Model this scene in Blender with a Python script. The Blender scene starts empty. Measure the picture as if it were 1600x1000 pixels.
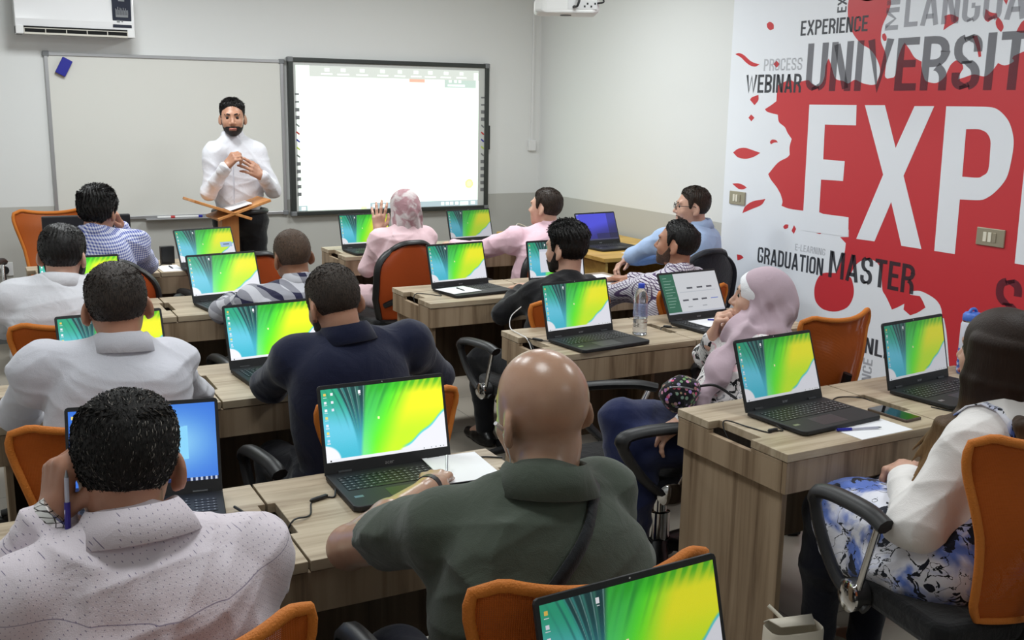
import bpy, math, random
import numpy as np
import openvdb
from mathutils import Matrix, Vector
from mathutils.geometry import tessellate_polygon

random.seed(7)
scene = bpy.context.scene
col = scene.collection
rad = math.radians

# ---------------------------------------------------------------- camera
cam_data = bpy.data.cameras.new('camera')
cam = bpy.data.objects.new('camera', cam_data)
col.objects.link(cam)
scene.camera = cam
cam_data.sensor_width = 36.0
cam_data.lens = 36.0 * 1613.5 / 1600.0
cam_data.clip_start = 0.05
_y, _p, _r = rad(27.924), rad(11.777), rad(-0.919)
_f = Vector((math.sin(_y) * math.cos(_p), math.cos(_y) * math.cos(_p), -math.sin(_p)))
_rt = Vector((math.cos(_y), -math.sin(_y), 0))
_dn = _f.cross(_rt)
_r2 = math.cos(_r) * _rt + math.sin(_r) * _dn
_d2 = -math.sin(_r) * _rt + math.cos(_r) * _dn
_m = Matrix((_r2, -_d2, -_f)).transposed().to_4x4()
_m.translation = (0, 0, 1.72)
cam.matrix_world = _m

# ---------------------------------------------------------------- light, world, exposure
world = bpy.data.worlds.new('room_world')
scene.world = world
world.use_nodes = True
world.node_tree.nodes['Background'].inputs[0].default_value = (0.8, 0.85, 0.9, 1)
world.node_tree.nodes['Background'].inputs[1].default_value = 0.3
vs = scene.view_settings
vs.view_transform = 'Standard'
vs.look = 'None'
vs.gamma = 1.0
vs.use_curve_mapping = False
vs.exposure = 0.0


def area(name, loc, sx, sy, power, color=(1, 1, 1), rot=(0, 0, 0)):
    d = bpy.data.lights.new(name, 'AREA')
    d.shape = 'RECTANGLE'
    d.size, d.size_y, d.energy, d.color = sx, sy, power, color
    o = bpy.data.objects.new(name, d)
    o.location, o.rotation_euler = loc, rot
    col.objects.link(o)
    return o


LAMP = (0.94, 0.99, 1.0)
for _x, _yy, _w in [(0.5, 1.8, 16), (2.8, 1.8, 19), (0.5, 3.7, 22), (2.7, 3.7, 22), (0.9, 6.3, 42), (3.0, 6.0, 38)]:
    area('ceiling_lamp', (_x, _yy, 2.86), 0.6, 0.6, _w, LAMP)
area('ceiling_lamp', (1.9, -0.8, 2.86), 1.2, 0.6, 10, LAMP)


# ---------------------------------------------------------------- materials
def lin(c):
    c = np.asarray(c, float) / 255.0
    return tuple(np.where(c <= 0.04045, c / 12.92, ((c + 0.055) / 1.055) ** 2.4))


def rgba(c):
    return tuple(lin(c)) + (1.0,)


class NT:
    def __init__(s, name):
        s.m = bpy.data.materials.new(name)
        s.m.use_nodes = True
        s.t = s.m.node_tree
        s.b = s.t.nodes['Principled BSDF']
        s.out = s.t.nodes['Material Output']

    def n(s, kind, **kw):
        nd = s.t.nodes.new('ShaderNode' + kind)
        for k, v in kw.items():
            if k[0] == 'i' and k[1:].isdigit():
                s.put(nd.inputs[int(k[1:])], v)
            elif k.startswith('in_'):
                s.put(nd.inputs[k[3:].replace('_', ' ')], v)
            else:
                setattr(nd, k, v)
        return nd

    def put(s, sock, v):
        if isinstance(v, bpy.types.NodeSocket):
            s.t.links.new(v, sock)
        else:
            sock.default_value = v

    def math(s, op, a, b=0.0, c=0.0):
        nd = s.n('Math', operation=op, i0=a, i1=b, i2=c)
        return nd.outputs[0]

    def mix(s, f, a, b):
        nd = s.t.nodes.new('ShaderNodeMix')
        nd.data_type = 'RGBA'
        s.put(nd.inputs[0], f); s.put(nd.inputs[6], a); s.put(nd.inputs[7], b)
        return nd.outputs[2]

    def xyz(s):
        tc = s.n('TexCoord')
        sp = s.n('SeparateXYZ', i0=tc.outputs['Object'])
        return tc.outputs['Object'], sp.outputs[0], sp.outputs[1], sp.outputs[2]

    def noise(s, vec, scale, detail=3.0, dist=0.0, rough=0.5):
        nd = s.n('TexNoise', in_Scale=scale, in_Detail=detail, in_Distortion=dist, in_Roughness=rough)
        if vec is not None:
            s.put(nd.inputs['Vector'], vec)
        return nd.outputs['Fac']

    def scaled(s, vec, sc):
        return s.n('Mapping', i0=vec, i3=sc).outputs[0]

    def ramp(s, f, stops):
        nd = s.n('ValToRGB', i0=f)
        e = nd.color_ramp.elements
        while len(e) < len(stops):
            e.new(0.5)
        for el, (p, c) in zip(e, stops):
            el.position, el.color = p, c
        return nd.outputs[0]

    def bump(s, h, strength=0.3, dist=0.002):
        nd = s.n('Bump', in_Strength=strength, in_Distance=dist, in_Height=h)
        s.put(s.b.inputs['Normal'], nd.outputs[0])

    def set(s, **kw):
        for k, v in kw.items():
            s.put(s.b.inputs[k.replace('_', ' ')], v)
        return s


def pmat(name, c, rough=0.5, metal=0.0, spec=0.5, coat=0.0, bump=None, var=None):
    t = NT(name)
    t.set(Base_Color=rgba(c), Roughness=rough, Metallic=metal)
    t.b.inputs['Specular IOR Level'].default_value = spec
    t.b.inputs['Coat Weight'].default_value = coat
    if bump or var:
        v = t.xyz()[0]
        if bump:
            t.bump(t.noise(v, bump[0], 4), bump[1], bump[2])
        if var:
            k = tuple(min(1, x * (1 - var[1])) for x in lin(c)) + (1,)
            t.set(Base_Color=t.mix(t.noise(v, var[0], 3), rgba(c), k))
    return t.m


def fabric(name, c, rough=0.9, grain=500, wr=25, wamt=0.4, sheen=0.2):
    t = NT(name)
    v = t.xyz()[0]
    t.set(Base_Color=rgba(c), Roughness=rough)
    t.b.inputs['Specular IOR Level'].default_value = 0.2
    t.b.inputs['Sheen Weight'].default_value = sheen
    h = t.math('ADD', t.math('MULTIPLY', t.noise(v, grain, 1), 0.15), t.noise(v, wr, 4, 1.0))
    t.bump(h, wamt, 0.01)
    return t


def fab(*a, **k):
    return fabric(*a, **k).m


def grid_lines(t, u, freq, w):
    fr = t.math('FRACT', t.math('MULTIPLY', u, freq))
    return t.math('LESS_THAN', fr, w)


def wood(name, vec_scale, light, mid, dark):
    t = NT(name)
    v = t.xyz()[0]
    m = t.scaled(v, vec_scale)
    n1 = t.noise(m, 1.0, 6, 0.6, 0.6)
    n2 = t.noise(t.scaled(v, tuple(x * 3.1 for x in vec_scale)), 1.0, 3, 0.2)
    f = t.math('ADD', t.math('MULTIPLY', n1, 0.8), t.math('MULTIPLY', n2, 0.2))
    t.set(Base_Color=t.ramp(f, [(0.36, rgba(dark)), (0.47, rgba(mid)), (0.58, rgba(light))]), Roughness=0.45)
    t.b.inputs['Specular IOR Level'].default_value = 0.35
    return t.m


M = {}
M['wood_top'] = wood('oak_laminate_top', (1.3, 22, 6), (190, 174, 150), (172, 155, 131), (147, 128, 105))
M['wood_panel'] = wood('oak_laminate_panel', (16, 16, 0.7), (166, 145, 120), (146, 125, 101), (112, 92, 72))
M['wood_shaded'] = wood('oak_laminate_shaded', (16, 16, 0.7), (110, 92, 74), (96, 80, 64), (78, 64, 50))  # darker copy of the panel oak, under-desk shade put into the colour
M['yellow_wood'] = wood('yellow_beech', (1.5, 14, 14), (214, 176, 96), (202, 162, 84), (186, 146, 72))
M['podium_wood'] = wood('podium_beech', (10, 10, 1.0), (206, 146, 88), (192, 130, 74), (172, 112, 60))
M['black_plastic'] = pmat('black_plastic', (26, 26, 28), 0.45, bump=(300, 0.1, 0.001))
M['dark_void'] = pmat('black_inside', (10, 10, 10), 0.9)
M['laptop_black'] = pmat('laptop_black', (25, 26, 29), 0.58, bump=(500, 0.08, 0.0005))
M['laptop_deck'] = pmat('laptop_deck', (38, 40, 43), 0.4)
M['key_black'] = pmat('key_black', (22, 22, 24), 0.5)
M['key_mark'] = pmat('key_legend_grey', (150, 152, 155), 0.6)
M['silver'] = pmat('silver_plastic', (150, 152, 156), 0.3, 0.7)
M['chrome'] = pmat('chrome', (215, 215, 215), 0.08, 1.0)
M['white_plastic'] = pmat('white_plastic', (228, 228, 228), 0.35)
M['grey_plastic'] = pmat('grey_plastic', (120, 122, 124), 0.5)
M['paper'] = pmat('white_paper', (240, 240, 244), 0.8)
M['blue_ink'] = pmat('blue_pen_plastic', (36, 40, 150), 0.3)
M['clear_pen'] = pmat('pale_pen_barrel', (190, 190, 205), 0.25)
M['blue_plastic'] = pmat('blue_cap_plastic', (70, 110, 200), 0.4)
M['board_frame'] = pmat('board_frame_dark', (58, 62, 60), 0.4, 0.3)
M['alu'] = pmat('brushed_aluminium', (176, 176, 178), 0.35, 0.6)
M['beige_plate'] = pmat('champagne_metal_plate', (176, 166, 146), 0.35, 0.5)
M['ivory'] = pmat('ivory_switch', (232, 226, 208), 0.4)
M['seat_black'] = fab('black_seat_fabric', (22, 22, 24))
M['red_plastic'] = pmat('red_marker', (190, 50, 50), 0.4)
M['seat_navy'] = fab('navy_black_leatherette', (24, 26, 36), rough=0.5)


# ---------------------------------------------------------------- objects and meshes
def tag(o, label=None, cat=None, group=None, kind=None):
    if label: o['label'] = label
    if cat: o['category'] = cat
    if group: o['group'] = group
    if kind: o['kind'] = kind
    return o


def empty(name, loc, rz=0.0, label=None, cat=None, group=None):
    o = bpy.data.objects.new(name, None)
    o.empty_display_size = 0.1
    o.location = loc
    o.rotation_euler = (0, 0, rz)
    col.objects.link(o)
    return tag(o, label, cat, group)


def link_mesh(name, me, parent=None, loc=None):
    o = bpy.data.objects.new(name, me)
    col.objects.link(o)
    if parent is not None: o.parent = parent
    if loc is not None: o.location = loc
    return o


def copy_tree(o, parent=None):
    c = o.copy()
    col.objects.link(c)
    c.parent = parent
    for ch in list(o.children):
        copy_tree(ch, c)
    return c


def np_mesh(name, V, F, mat, smooth=True):
    """mesh from numpy arrays, F (n,4) or (n,3)"""
    me = bpy.data.meshes.new(name)
    V = np.asarray(V, np.float32); F = np.asarray(F, np.int32)
    k = F.shape[1]
    me.vertices.add(len(V)); me.vertices.foreach_set('co', V.ravel())
    me.loops.add(F.size); me.loops.foreach_set('vertex_index', F.ravel())
    me.polygons.add(len(F))
    me.polygons.foreach_set('loop_start', np.arange(0, F.size, k, dtype=np.int32))
    me.materials.append(mat)
    me.update(calc_edges=True)
    if smooth: me.shade_smooth()
    return me


class MB:
    """collects simple solids into one mesh"""
    def __init__(s): s.v, s.f, s.mi, s.T, s.cur, s.uv = [], [], [], Matrix.Identity(4), 0, None

    def add(s, vs_, fs):
        o = len(s.v)
        s.v += [tuple(s.T @ Vector(p)) for p in vs_]
        s.f += [tuple(o + i for i in f) for f in fs]
        s.mi += [s.cur] * len(fs)
        return s

    def box(s, x0, x1, y0, y1, z0, z1):
        return s.add([(x0, y0, z0), (x1, y0, z0), (x1, y1, z0), (x0, y1, z0), (x0, y0, z1), (x1, y0, z1), (x1, y1, z1), (x0, y1, z1)],
                     [(0, 3, 2, 1), (4, 5, 6, 7), (0, 1, 5, 4), (1, 2, 6, 5), (2, 3, 7, 6), (3, 0, 4, 7)])

    def prism(s, poly, z0, z1):
        n = len(poly)
        a = sum(poly[i][0] * poly[(i + 1) % n][1] - poly[(i + 1) % n][0] * poly[i][1] for i in range(n))
        if a < 0: poly = poly[::-1]
        vs_ = [(x, y, z0) for x, y in poly] + [(x, y, z1) for x, y in poly]
        tri = [tuple(t) for t in tessellate_polygon([[Vector((x, y, 0)) for x, y in poly]])]
        fs = []
        for t in tri:
            p = [poly[i] for i in t]
            ar = (p[1][0] - p[0][0]) * (p[2][1] - p[0][1]) - (p[2][0] - p[0][0]) * (p[1][1] - p[0][1])
            t = t if ar > 0 else t[::-1]
            fs += [tuple(i + n for i in t), tuple(t[::-1])]
        fs += [(i, (i + 1) % n, (i + 1) % n + n, i + n) for i in range(n)]
        return s.add(vs_, fs)

    def tube(s, path, r, n=8, closed=False, rr=None, flat=1.0):
        P = [Vector(p) for p in path]
        m = len(P)
        vs_, fs = [], []
        up = None
        for i in range(m):
            if closed: t = P[(i + 1) % m] - P[i - 1]
            else: t = P[min(i + 1, m - 1)] - P[max(i - 1, 0)]
            t = t.normalized() if t.length > 1e-9 else Vector((0, 0, 1))
            if up is None:
                up = Vector((0, 0, 1)) if abs(t.z) < 0.9 else Vector((1, 0, 0))
            a = t.cross(up).normalized(); up = a.cross(t).normalized()
            q = rr[i] if rr else r
            for j in range(n):
                th = 2 * math.pi * j / n
                vs_.append(tuple(P[i] + a * (q * math.cos(th)) + up * (q * flat * math.sin(th))))
        for i in range(m if closed else m - 1):
            for j in range(n):
                k = (i + 1) % m
                fs.append((i * n + j, i * n + (j + 1) % n, k * n + (j + 1) % n, k * n + j))
        if not closed:
            fs += [tuple(range(n))[::-1], tuple((m - 1) * n + j for j in range(n))]
        return s.add(vs_, fs)

    def lathe(s, prof, n=20, c=(0, 0, 0)):
        vs_, fs = [], []
        for r, z in prof:
            for j in range(n):
                th = 2 * math.pi * j / n
                vs_.append((c[0] + r * math.cos(th), c[1] + r * math.sin(th), c[2] + z))
        for i in range(len(prof) - 1):
            for j in range(n):
                fs.append((i * n + j, i * n + (j + 1) % n, (i + 1) * n + (j + 1) % n, (i + 1) * n + j))
        fs += [tuple(range(n))[::-1], tuple((len(prof) - 1) * n + j for j in range(n))]
        return s.add(vs_, fs)

    def grid(s, pts):
        """pts[row][col] of points"""
        h, w = len(pts), len(pts[0])
        vs_ = [p for row in pts for p in row]
        return s.add(vs_, [(i * w + j, i * w + j + 1, (i + 1) * w + j + 1, (i + 1) * w + j) for i in range(h - 1) for j in range(w - 1)])

    def build(s, name, mat, parent=None, bevel=0.0, smooth=None, loc=None, seg=2):
        me = bpy.data.meshes.new(name)
        me.from_pydata(s.v, [], s.f)
        for m in (mat if isinstance(mat, (list, tuple)) else [mat]): me.materials.append(m)
        if any(s.mi): me.polygons.foreach_set('material_index', s.mi)
        me.update()
        if smooth is not None:
            me.shade_smooth()
            me.set_sharp_from_angle(angle=rad(smooth))
        o = link_mesh(name, me, parent, loc)
        if bevel:
            b = o.modifiers.new('bevel', 'BEVEL')
            b.width, b.segments, b.limit_method, b.angle_limit = bevel, seg, 'ANGLE', rad(40)
        return o


def curve_pts(P, n=8):
    """Catmull-Rom through points"""
    P = [Vector(p) for p in P]
    Q = [2 * P[0] - P[1]] + P + [2 * P[-1] - P[-2]]
    out = []
    for i in range(1, len(Q) - 2):
        a, b, c, d = Q[i - 1:i + 3]
        for k in range(n):
            t = k / n
            out.append(0.5 * ((2 * b) + (c - a) * t + (2 * a - 5 * b + 4 * c - d) * t * t + (3 * b - a - 3 * c + d) * t ** 3))
    out.append(P[-1])
    return out


def smooth01(x):
    x = np.clip(x, 0, 1)
    return x * x * (3 - 2 * x)


# ---------------------------------------------------------------- the room
def wall_paint(name, top, low):
    t = NT(name)
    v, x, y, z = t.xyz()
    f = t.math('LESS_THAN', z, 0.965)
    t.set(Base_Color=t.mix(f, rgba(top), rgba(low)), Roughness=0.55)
    t.b.inputs['Specular IOR Level'].default_value = 0.3
    t.bump(t.noise(v, 120, 2), 0.06, 0.002)
    return t.m


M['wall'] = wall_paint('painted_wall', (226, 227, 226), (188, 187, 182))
M['ceiling'] = pmat('ceiling_white', (225, 225, 222), 0.8)
_t = NT('floor_tiles')
_v, _a, _b, _c = _t.xyz()
_g = _t.math('MAXIMUM', grid_lines(_t, _a, 1 / 0.6, 0.008), grid_lines(_t, _b, 1 / 0.6, 0.008))
_n = _t.noise(_v, 2.5, 4, 0.5)
_t.set(Base_Color=_t.mix(_g, _t.mix(_n, rgba((176, 168, 156)), rgba((160, 152, 140))), rgba((120, 114, 106))), Roughness=0.28)
M['floor'] = _t.m

XL, XR, YB, YF, ZC = -0.9, 4.48, -1.9, 8.0, 2.9


def struct(name, m, mat, **k):
    return tag(m.build(name, mat, **k), kind='structure')


struct('floor', MB().box(XL - .1, XR + .1, YB - .1, YF + .1, -0.1, 0), M['floor'])
struct('ceiling', MB().box(XL - .1, XR + .1, YB - .1, YF + .1, ZC, ZC + .1), M['ceiling'])
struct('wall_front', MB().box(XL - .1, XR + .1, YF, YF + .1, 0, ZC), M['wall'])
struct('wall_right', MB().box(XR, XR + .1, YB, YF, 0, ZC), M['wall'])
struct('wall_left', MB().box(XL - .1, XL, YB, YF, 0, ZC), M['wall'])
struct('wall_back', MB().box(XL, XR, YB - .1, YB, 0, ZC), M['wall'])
struct('baseboard_front', MB().box(XL, XR, YF - .012, YF, 0, .08), M['grey_plastic'])
struct('baseboard_right', MB().box(XR - .012, XR, 5.47, YF - .012, 0, .08), M['grey_plastic'])

# ---- mural on the right wall
def translucent_print(name, c, a):
    t = NT(name)
    t.set(Base_Color=rgba(c), Roughness=0.45)
    t.b.inputs['Alpha'].default_value = a
    return t.m


M['mural_white'] = pmat('mural_white_vinyl', (240, 243, 250), 0.4, var=(1.2, 0.03))
M['mural_red'] = pmat('mural_red_ink', (204, 54, 62), 0.42)
INK = {'d': translucent_print('ink_dark_grey', (58, 60, 68), 0.86), 'k': translucent_print('ink_black', (48, 48, 56), 0.80),
       'm': translucent_print('ink_mid_grey', (50, 42, 58), 0.55), 'l': translucent_print('ink_light_grey', (96, 92, 108), 0.38),
       'v': translucent_print('ink_faint_grey', (120, 118, 130), 0.30)}

RED = [(4.471,2.325),(4.471,2.261),(4.457,2.206),(4.417,2.139),(4.352,2.083),(4.291,2.054),(4.244,2.015),(4.207,1.961),(4.198,1.919),(4.209,1.887),(4.218,1.861),(4.255,1.858),(4.314,1.867),(4.375,1.887),(4.425,1.868),(4.464,1.882),(4.527,1.897),(4.566,1.97),(4.591,2.01),(4.61,1.971),(4.614,1.904),(4.637,1.865),(4.673,1.854),(4.715,1.871),(4.742,1.889),(4.799,1.884),(4.849,1.878),(4.899,1.893),(4.944,1.883),(4.99,1.868),(5.006,1.85),(5.007,1.767),(5.046,1.745),(5.107,1.717),(5.078,1.7),(4.986,1.685),(4.971,1.641),(4.917,1.612),(4.888,1.577),(4.849,1.543),(4.862,1.495),(4.857,1.447),(4.881,1.428),(4.957,1.393),(5.037,1.318),(5.01,1.286),(4.951,1.241),(4.906,1.195),(4.913,1.202),(4.892,1.162),(4.897,1.132),(4.828,1.121),(4.711,1.12),(4.567,1.123),(4.393,1.073),(4.33,1.047),(4.326,1.005),(4.392,0.997),(4.344,0.967),(4.348,0.911),(4.369,0.852),(4.399,0.785),(4.498,0.77),(4.542,0.734),(4.564,0.672),(4.558,0.615),(4.533,0.578),(4.475,0.553),(4.382,0.558),(4.296,0.597),(4.258,0.655),(4.254,0.712),(4.278,0.769),(4.301,0.78),(4.288,0.796),(4.251,0.857),(4.197,0.892),(4.141,0.9),(4.09,0.88),(4.063,0.83),(4.047,0.746),(4.023,0.717),(3.999,0.689),(3.967,0.646),(3.935,0.662),(3.886,0.693),(3.888,0.66),(3.84,0.637),(3.791,0.662),(3.745,0.697),(3.767,0.729),(3.789,0.752),(3.815,0.75),(3.853,0.748),(3.85,0.768),(3.792,0.779),(3.728,0.767),(3.676,0.745),(3.645,0.71),(3.631,0.661),(3.622,0.663),(3.597,0.592),(3.572,0.482),(3.557,0.408),(3.542,0.334),(3.507,0.196),(2.479,0.245),(2.748,2.141),(3.332,2.003),(3.377,1.959),(3.423,1.942),(3.463,1.954),(3.497,1.911),(3.534,1.892),(3.592,1.903),(3.649,1.889),(3.685,1.88),(3.68,1.9),(3.66,1.933),(3.668,1.953),(3.7,1.973),(3.718,1.969),(3.74,1.95),(3.754,1.921),(3.769,1.891),(3.815,1.864),(3.879,1.873),(3.901,1.898),(3.92,1.944),(3.923,1.974),(3.971,1.996),(4.009,2.038),(4.046,2.075),(4.063,2.05),(4.083,1.989),(4.088,1.917),(4.099,1.896),(4.143,1.89),(4.162,1.908),(4.161,1.991),(4.176,2.034),(4.207,2.082),(4.214,2.119),(4.209,2.17),(4.184,2.221),(4.165,2.271),(4.166,2.301),(4.191,2.395),(4.267,2.464),(4.37,2.495),(4.436,2.439)]
LE = [(4.719,1.748),(4.347,1.748),(4.339,1.636),(4.58,1.635),(4.572,1.434),(4.402,1.433),(4.403,1.32),(4.577,1.316),(4.572,1.117),(4.338,1.118),(4.329,1.005),(4.702,1.001)]
LX = [(4.286,1.748),(4.142,1.749),(4.042,1.524),(3.941,1.746),(3.814,1.747),(3.971,1.379),(3.807,1.003),(3.942,1.003),(4.039,1.232),(4.132,1.004),(4.267,1.002),(4.112,1.375)]
LP = [(3.739,1.747),(3.584,1.747),(3.481,1.745),(3.436,1.734),(3.393,1.705),(3.361,1.669),(3.337,1.618),(3.327,1.57),(3.329,1.503),(3.34,1.426),(3.362,1.381),(3.4,1.337),(3.436,1.309),(3.48,1.291),(3.599,1.284),(3.595,1.004),(3.724,1.004)]
LPH = [(3.605,1.635),(3.537,1.637),(3.506,1.631),(3.479,1.617),(3.457,1.583),(3.452,1.521),(3.45,1.458),(3.458,1.427),(3.479,1.412),(3.507,1.4),(3.599,1.399)]
LN = [(3.261,1.745),(3.101,1.744),(3.082,1.646),(3.162,1.647),(3.149,1.471),(3.077,1.469),(3.071,1.376),(3.143,1.376),(3.133,1.203),(3.022,1.2),(3.001,0.999),(3.248,1.005)]
PET = [[(5.139,2.235),(5.113,2.245),(5.079,2.229),(5.073,2.202),(5.105,2.195),(5.133,2.213)],[(5.424,2.062),(5.386,2.068),(5.336,2.053),(5.276,2.018),(5.227,2.001),(5.183,1.993),(5.216,1.98),(5.263,1.985),(5.313,2.007),(5.364,2.039)],[(5.031,2.011),(4.999,1.989),(5.025,1.968),(5.056,1.99)],[(5.235,1.79),(5.175,1.805),(5.173,1.772),(5.206,1.741),(5.253,1.774)],[(5.233,1.683),(5.2,1.663),(5.227,1.64),(5.257,1.662)],[(5.042,1.516),(5.025,1.532),(4.989,1.531),(4.968,1.517),(5.002,1.515),(5.031,1.503)],[(5.387,1.436),(5.34,1.462),(5.272,1.471),(5.194,1.459),(5.123,1.446),(5.181,1.419),(5.256,1.402),(5.335,1.407)],[(5.378,1.234),(5.319,1.24),(5.269,1.233),(5.231,1.219),(5.267,1.205),(5.316,1.206)],[(3.806,2.196),(3.765,2.201),(3.718,2.183),(3.724,2.164),(3.77,2.144),(3.804,2.125),(3.8,2.167)],[(3.565,2.213),(3.533,2.195),(3.499,2.188),(3.493,2.167),(3.523,2.161),(3.544,2.15),(3.566,2.167)],[(3.491,2.171),(3.466,2.147),(3.454,2.119),(3.465,2.099),(3.49,2.121),(3.501,2.149)],[(3.627,2.09),(3.598,2.089),(3.575,2.04),(3.562,1.988),(3.577,1.986),(3.594,2.032)],[(4.204,2.127),(4.188,2.13),(4.174,2.112),(4.172,2.092),(4.189,2.09),(4.205,2.11)],[(3.47,2.248),(3.446,2.246),(3.452,2.224)],[(3.351,2.145),(3.371,2.119),(3.382,2.096),(3.343,2.09),(3.291,2.101),(3.298,2.155)],[(4.379,2.318),(4.334,2.308),(4.292,2.311),(4.322,2.324)],[(5.259,1.051),(5.237,1.095),(5.166,1.136),(5.048,1.161),(5.082,1.121),(5.17,1.086)],[(4.871,1.004),(4.852,1.021),(4.825,1.023),(4.826,1.003),(4.853,0.992)],[(4.776,1.025),(4.756,1.004),(4.772,0.971),(4.794,0.988)],[(4.586,0.998),(4.543,1.003),(4.554,0.996)],[(5.289,0.776),(5.245,0.776),(5.221,0.763),(5.252,0.746),(5.28,0.738)],[(5.384,0.65),(5.372,0.671),(5.333,0.677),(5.308,0.661),(5.35,0.65)],[(4.687,0.532),(4.698,0.506),(4.749,0.424),(4.737,0.475)]]

def soft(poly, ang=42, n=4):
    """round the gentle bends of an outline and keep its sharp corners"""
    P = [Vector((a, b)) for a, b in poly]
    m = len(P)
    hard = []
    for i in range(m):
        a, b = P[i] - P[i - 1], P[(i + 1) % m] - P[i]
        hard.append(a.length < 1e-6 or b.length < 1e-6 or abs(a.angle_signed(b)) > rad(ang))
    out = []
    for i in range(m):
        p0, p1, p2, p3 = P[i - 1], P[i], P[(i + 1) % m], P[(i + 2) % m]
        if hard[i]: p0 = 2 * p1 - p2
        if hard[(i + 1) % m]: p3 = 2 * p2 - p1
        for k in range(n):
            t = k / n
            q = 0.5 * ((2 * p1) + (p2 - p0) * t + (2 * p0 - 5 * p1 + 4 * p2 - p3) * t * t + (3 * p1 - p0 - 3 * p2 + p3) * t ** 3)
            out.append((q.x, q.y))
    return out


mural = empty('wall_mural', (XR - 0.004, 2.8, 1.4), 0, 'large white and red printed wall mural with the letters EXP on the right wall', 'mural')


def wall_poly(name, poly, dx, mat, holes=()):
    """flat shape on the right wall from (y, z) outlines"""
    base = [Vector((0, y, z)) for y, z in poly]
    hs = [[Vector((0, y, z)) for y, z in h] for h in holes]
    allv = base + [p for h in hs for p in h]
    tri = tessellate_polygon([base] + hs)
    b = MB()
    fs = []
    for t in tri:
        p = [allv[i] for i in t]
        nx = (p[1] - p[0]).cross(p[2] - p[0]).x
        fs.append(tuple(t) if nx < 0 else tuple(t[::-1]))
    b.add([(-dx, p.y - 2.8, p.z - 1.4) for p in allv], fs)
    return b.build(name, mat, mural)


MB().box(0, .004, -1.4 - 2.8, 5.462 - 2.8, -1.4 + .02, ZC - 1.4).build('vinyl_panel', M['mural_white'], mural)
wall_poly('red_splash', soft(RED, 50), .0006, M['mural_red'])
for q in PET: wall_poly('red_petal', soft(q, 62), .0006, M['mural_red'])

TH = 0.14


def rounded(P, r, closed=False):
    P = [Vector(p) for p in P]
    out = [P[0]]
    for i in range(1, len(P) - 1):
        a, b, c = P[i - 1], P[i], P[i + 1]
        d1, d2 = (a - b), (c - b)
        q = min(r, d1.length * .5 if i > 1 else d1.length, d2.length * .5 if i < len(P) - 2 else d2.length)
        p1, p2 = b + d1.normalized() * q, b + d2.normalized() * q
        for k in range(6):
            t = k / 5
            out.append((1 - t) ** 2 * p1 + 2 * t * (1 - t) * b + t * t * p2)
    return out + [P[-1]]


def glyph(ch):
    t, h = TH, TH / 2
    W = {'I': t, 'M': .64, 'W': .74, 'L': .40, 'E': .41, 'T': .46, '-': .3, 'A': .52, 'V': .52, 'X': .54, 'Y': .5}.get(ch, .47)
    a, b, c, d, m = h, W - h, h, 1 - h, W / 2
    stem = [(a, 0), (a, 1)]
    R = lambda p, r=.22: ('r', p, r)
    S = {'E': [stem, [(t, d), (W, d)], [(t, .51), (W * .9, .51)], [(t, c), (W, c)]],
         'X': [[(a, 0), (b, 1)], [(a, 1), (m - .045, .59)], [(m + .045, .41), (b, 0)]],
         'P': [stem, R([(t, d), (b, d), (b, .47), (t, .47)])], 'R': [stem, R([(t, d), (b, d), (b, .5), (t, .5)]), R([(m + .03, .44), (b, .36), (b, 0)], .2)],
         'I': [stem], 'N': [stem, [(b, 0), (b, 1)], [(t * .8, .95), (W - t * .8, .05)]],
         'C': [R([(b, .66), (b, d), (a, d), (a, c), (b, c), (b, .34)])], 'U': [R([(a, 1), (a, c), (b, c), (b, 1)])],
         'V': [[(a, 1), (m, .04), (b, 1)]], 'S': [R([(b, .68), (b, d), (a, d), (a, .56), (b, .44), (b, c), (a, c), (a, .32)], .2)],
         'T': [[(0, d), (W, d)], [(m, 0), (m, 1 - t)]], 'A': [[(a, 0), (m - .01, 1 - h * .2)], [(m + .01, 1 - h * .2), (b, 0)], [(a + t * .6, .26), (b - t * .6, .26)]],
         'G': [R([(b, .66), (b, d), (a, d), (a, c), (b, c), (b, .44)]), [(m, .46), (b - h, .46)]], 'L': [stem, [(t, c), (W, c)]],
         'O': [R([(m, d), (a, d), (a, c), (b, c), (b, d), (m, d)])], 'W': [[(a * .8, 1), (W * .28, .05), (m, .9), (W * .72, .05), (W - a * .8, 1)]],
         'B': [stem, R([(t, d), (b, d), (b, .53), (t, .53)], .18), R([(t, .47), (b, .47), (b, c), (t, c)], .18)],
         'D': [stem, R([(t, d), (b, d), (b, c), (t, c)])], 'M': [stem, [(b, 0), (b, 1)], [(t * .75, .97), (m, .25), (W - t * .75, .97)]],
         'Y': [[(a, 1), (m, .45), (b, 1)], [(m, 0), (m, .42)]], '-': [[(.03, .5), (W - .03, .5)]], 'Q': []}[ch]
    return W, S


def strip(path, th):
    P = [Vector((p[0], p[1])) for p in path]
    L, Rr = [], []
    n = len(P)
    for i in range(n):
        d0 = (P[i] - P[i - 1]).normalized() if i else None
        d1 = (P[i + 1] - P[i]).normalized() if i < n - 1 else None
        if d0 is None: d0 = d1
        if d1 is None: d1 = d0
        nn = Vector((-(d0.y + d1.y), d0.x + d1.x))
        nn = nn.normalized() if nn.length > 1e-6 else Vector((-d0.y, d0.x))
        k = max(.8, nn.dot(Vector((-d0.y, d0.x))))
        L.append(P[i] + nn * (th / 2 / k)); Rr.append(P[i] - nn * (th / 2 / k))
    return L, Rr


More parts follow.
